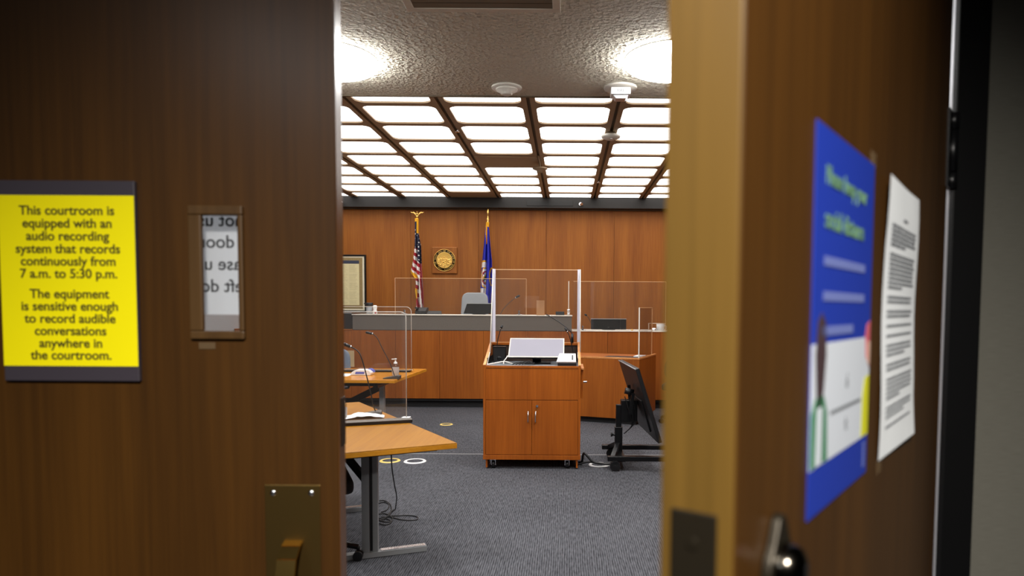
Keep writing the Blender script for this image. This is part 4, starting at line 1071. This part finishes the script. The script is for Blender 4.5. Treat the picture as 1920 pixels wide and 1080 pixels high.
tag(MB().prism([(-2.16, 10.5, bt), (-1.92, 10.5, bt), (-1.95, 10.62, bt + .052), (-2.15, 10.62, bt + .052)], (0, .02, 0), .003).build('document_tray', BLACK), 'low black document tray beside the desk phone on the judge bench', 'tray')
t = thing('tumbler', 'steel tumbler with black lid at the left of the judge bench', 'tumbler', (-3.03, 10.5, bt))
MB().lathe((-3.03, 10.5, bt), [(0, 0), (.042, 0), (.046, .01), (.046, .12), (0, .12)], 24).build('body', STEELG, t)
MB().lathe((-3.03, 10.5, bt), [(.05, .12), (.056, .125), (.056, .165), (.05, .172), (0, .172)], 24).box(-3.11, -3.07, 10.49, 10.51, bt + .15, bt + .165).build('lid', BLACK, t)
t = thing('spray_bottle', 'small white bottle with red mark beside the steel tumbler', 'bottle', (-2.93, 10.45, bt))
MB().lathe((-2.93, 10.45, bt), [(0, 0), (.03, 0), (.034, .01), (.034, .04), (.024, .06), (.03, .09), (.034, .115), (.022, .132), (0, .134)], 24).build('body', WHITE, t)
MB().box(-2.925, -2.9, 10.412, 10.42, bt + .008, bt + .03).build('red_mark', RED, t)
tag(MB().box(-.165, -.035, 10.4, 10.47, bt, bt + .055, .004).build('intercom_box', BLACK), 'small black box on the judge bench near its right end', 'box')
gooseneck('gooseneck_microphone', 'thin gooseneck microphone on the judge bench beyond the lectern shield', (-1.02, 10.5, bt), [(-1.02, 10.5, bt), (-.98, 10.5, bt + .08), (-.88, 10.5, bt + .19), (-.78, 10.5, bt + .265)], ((-.78, 10.5, bt + .265), (-.735, 10.5, bt + .29)), .016, False)
gooseneck('gooseneck_microphone', 'thin gooseneck microphone on the clerk counter left of the black monitor', (.4, 10.62, 1.158), [(.4, 10.62, 1.158), (.385, 10.62, 1.25), (.34, 10.62, 1.34), (.31, 10.62, 1.375)], ((.31, 10.62, 1.375), (.29, 10.6, 1.386)), .014, False)
t = thing('mug', 'white mug on the clerk counter behind the desk-corner screen', 'mug', (1.405, 10.2, 1.158))
MB().lathe((1.405, 10.2, 1.158), [(0, 0), (.05, 0), (.058, .02), (.062, .1), (.056, .1), (.052, .02), (0, .012)], 28).build('cup', WHITE, t)
MB().tube([(1.46, 10.2, 1.24), (1.495, 10.2, 1.23), (1.495, 10.2, 1.19), (1.455, 10.2, 1.18)], .007, 8, None, 2).build('handle', WHITE, t)
tag(MB().lathe((1.3, 10.16, 1.158), [(0, 0), (.045, 0), (.042, .02), (.03, .04), (0, .044)], 20).build('tape_dispenser', CHROME), 'small shiny dispenser left of the white mug on the counter', 'dispenser')
tag(MB().box(1.24, 1.5, 10.30, 10.34, 1.262, 1.268).box(1.24, 1.246, 10.30, 10.34, 1.158, 1.262).box(1.494, 1.5, 10.30, 10.34, 1.158, 1.262).build('paper_rack', ACREDGE), 'pale low rack behind the white mug on the counter', 'rack')
tag(MB().lathe((.98, 10.2, 1.158), [(0, 0), (.02, 0), (.014, .018), (0, .022)], 14).build('service_bell', BRASSB), 'small brass bell right of the monitor on the clerk counter', 'bell')
t = thing('paper_stack', 'small stack of papers on the black pad of the angled desk', 'paper', (.925, 8.62, 0), A_)
MB().box(-.13, -.02, .2, .42, .8625, .873).build('sheets', PAPER, t, True)

# ------------------------------------------------------------------ television on a rolling cart
tv = thing('television_cart', 'black flat television tilted on a rolling cart beside the lectern', 'television', (.62, 6.5, 0))
up = Vector((-.212, 0, .66)).normalized()
nb = Vector((-up.z, 0, up.x))                      # out of the back of the set
top_f, top_n = Vector((.54, 7.0, .957)), Vector((.615, 6.05, .952))
H_ = .70
quad = [top_f, top_n, top_n - up * H_, top_f - up * H_]
MB().prism(quad, -nb * .035, .004).build('screen_panel', BLACK, tv)
MB().prism([q - nb * .036 for q in [top_f * .985 + top_n * .015 - up * .015, top_n * .985 + top_f * .015 - up * .015, top_n * .985 + top_f * .015 - up * (H_ - .015), top_f * .985 + top_n * .015 - up * (H_ - .015)]], -nb * .002).build('display', BLACKG, tv)
mid = (top_f + top_n) / 2; ax = (top_n - top_f).normalized()
bq = [mid + ax * a_ - up * s_ for a_, s_ in ((-.30, .32), (.30, .32), (.26, .63), (-.26, .63))]
MB().prism(bq, nb * .014, .004).build('rear_housing', BLACK, tv)
MB().tube([top_f + nb * .001, top_n + nb * .001], .005, 6).build('top_edge', STEELG, tv)  # grey tube imitates the highlight along the black set's top
cxx, cyy = .505, 6.5
MB().box(cxx - .036, cxx + .036, cyy - .036, cyy + .036, .1, .36, .004).build('outer_column', BLACKM, tv)
MB().box(cxx - .026, cxx + .026, cyy - .026, cyy + .026, .36, .573, .003).build('inner_column', BLACKM, tv)
mp_ = mid - up * .36 + nb * .03
MB().box(cxx + .02, mp_.x + .02, cyy - .06, cyy + .06, .42, .62, .004).build('mount_arm', BLACKM, tv)
MB().bar((mp_.x - .03, cyy - .14, .70), (mp_.x - .06, cyy - .14, .5), .03, .03).build('mount_bracket', BLACKM, tv)
MB().bar((mp_.x - .05, cyy + .1, .75), (mp_.x - .03, cyy + .1, .5), .03, .03).build('mount_bracket', BLACKM, tv)
MB().cyl((cxx + .05, cyy - .1, .72), (cxx + .13, cyy - .1, .70), .03).build('tilt_knob', BLACK, tv)
b = MB()
for k in range(3): b.tube([(cxx + .05 + .04 * k, cyy - .07, .66), (cxx + .1 + .03 * k, cyy - .1, .5 - .03 * k), (cxx + .13, cyy - .08, .38), (cxx + .05, cyy - .05, .3)], .005, 6, None, 2)
b.build('wiring', CABLE, tv)
MB().cyl((cxx - .06, cyy - .02, .285), (cxx - .02, cyy - .02, .285), .012).cyl((cxx - .075, cyy - .02, .285), (cxx - .06, cyy - .02, .285), .02).build('clamp_knob', BLACK, tv)
for y_ in (6.22, 6.74):
    MB().box(.385 if y_ < 6.5 else .36, 1.12, y_ - .025, y_ + .025, .09, .135, .005).build('base_rail', BLACKM, tv)
MB().box(.46, .55, 6.2, 6.76, .085, .125, .004).bar((.43, 6.22, .11), (.505, 6.5, .2), .04, .04).bar((.43, 6.74, .11), (.505, 6.5, .2), .04, .04).build('cross_member', BLACKM, tv)
for x_, y_ in ((.453, 6.2), (.453, 6.76), (1.06, 6.2), (1.06, 6.76)):
    MB().cyl((x_, y_ - .018, .046), (x_, y_ + .018, .046), .046, n=22).cyl((x_, y_ - .022, .046), (x_, y_ + .022, .046), .012).box(x_ - .02, x_ + .02, y_ - .024, y_ + .024, .082, .095).build('caster', BLACK, tv)

# cables and floor boxes
b = MB().tube([(.13, 6.5, .012), (.16, 6.42, .03), (.165, 6.38, .13), (.19, 6.36, .12), (.25, 6.34, .05), (.33, 6.33, .035), (.44, 6.34, .04), (.5, 6.4, .08)], .012, 8, None, 2)
b.tube([(.1, 6.36, .012), (.2, 6.36, .05), (.3, 6.33, .045), (.42, 6.3, .03), (.5, 6.32, .09)], .009, 8, None, 2)
tag(b.build('power_cable', CABLE), 'thick black power cable looping from the lectern to the television cart', 'cable')
b = MB().tube([(-1.033, 4.02, .705), (-1.06, 4.1, .55), (-1.09, 4.3, .35), (-1.15, 4.6, .2), (-1.22, 4.85, .08), (-1.25, 4.95, .008)], .004, 6, None, 2)
def fp(px, py):
    ey_ = py - 576.2 + (1062 - px) * .0065; Y = 1915 / ey_; return ((px - 1062) * Y / 1280, Y, .006)
b.tube([(-1.25, 4.95, .008), fp(730, 965), fp(722, 974), fp(745, 973), fp(765, 972), fp(783, 975), fp(780, 982), fp(752, 982), fp(728, 975), fp(712, 976)], .004, 6, None, 2)
b.tube([fp(708, 944), fp(718, 943), fp(730, 950), fp(732, 962), fp(726, 974), fp(712, 980), fp(704, 976)], .004, 6, None, 2)
b.tube([fp(704, 950), fp(716, 946), fp(728, 950), fp(724, 962), fp(712, 966)], .004, 6, None, 2)
b.tube([fp(706, 970), fp(720, 968), fp(736, 978), fp(728, 986), fp(712, 984), fp(706, 980)], .004, 6, None, 2)
b.tube([fp(708, 988), fp(720, 992), fp(734, 985), fp(722, 978), fp(708, 982)], .004, 6, None, 2)
tag(b.build('table_cable', CABLE), 'thin black cable hanging from the near table and coiled on the carpet', 'cable')
def floor_box(label, x, y, r, ringm, group):
    t = thing('floor_box', label, 'floor socket', (x, y, 0), 0, group)
    MB().lathe((x, y, 0), [(r * .72, 0), (r * .72, .006), (r * .8, .008), (r * .95, .006), (r, 0)], 40).build('ring', ringm, t)
    MB().lathe((x, y, 0), [(0, .003), (r * .72, .003), (r * .72, 0), (0, 0)], 40).build('lid', CARPET, t)
floor_box('yellowed ring floor socket under the near table edge', -1.706, 6.556, .1, RINGY, 'round floor sockets')
floor_box('white ring floor socket between the near table and the lectern', -1.459, 6.54, .108, WHITE, 'round floor sockets')
floor_box('small yellowed floor socket between the far table and the bench', -1.52, 8.614, .082, RINGY, 'round floor sockets')
floor_box('white floor socket below the cable right of the lectern', .318, 6.442, .1, WHITE, 'round floor sockets')
struct('trim_7', MB().box(-2.6, 1.4, 6.86, 6.885, 0, .004), mat('floor_strip', rgb(132, 132, 134), .5))
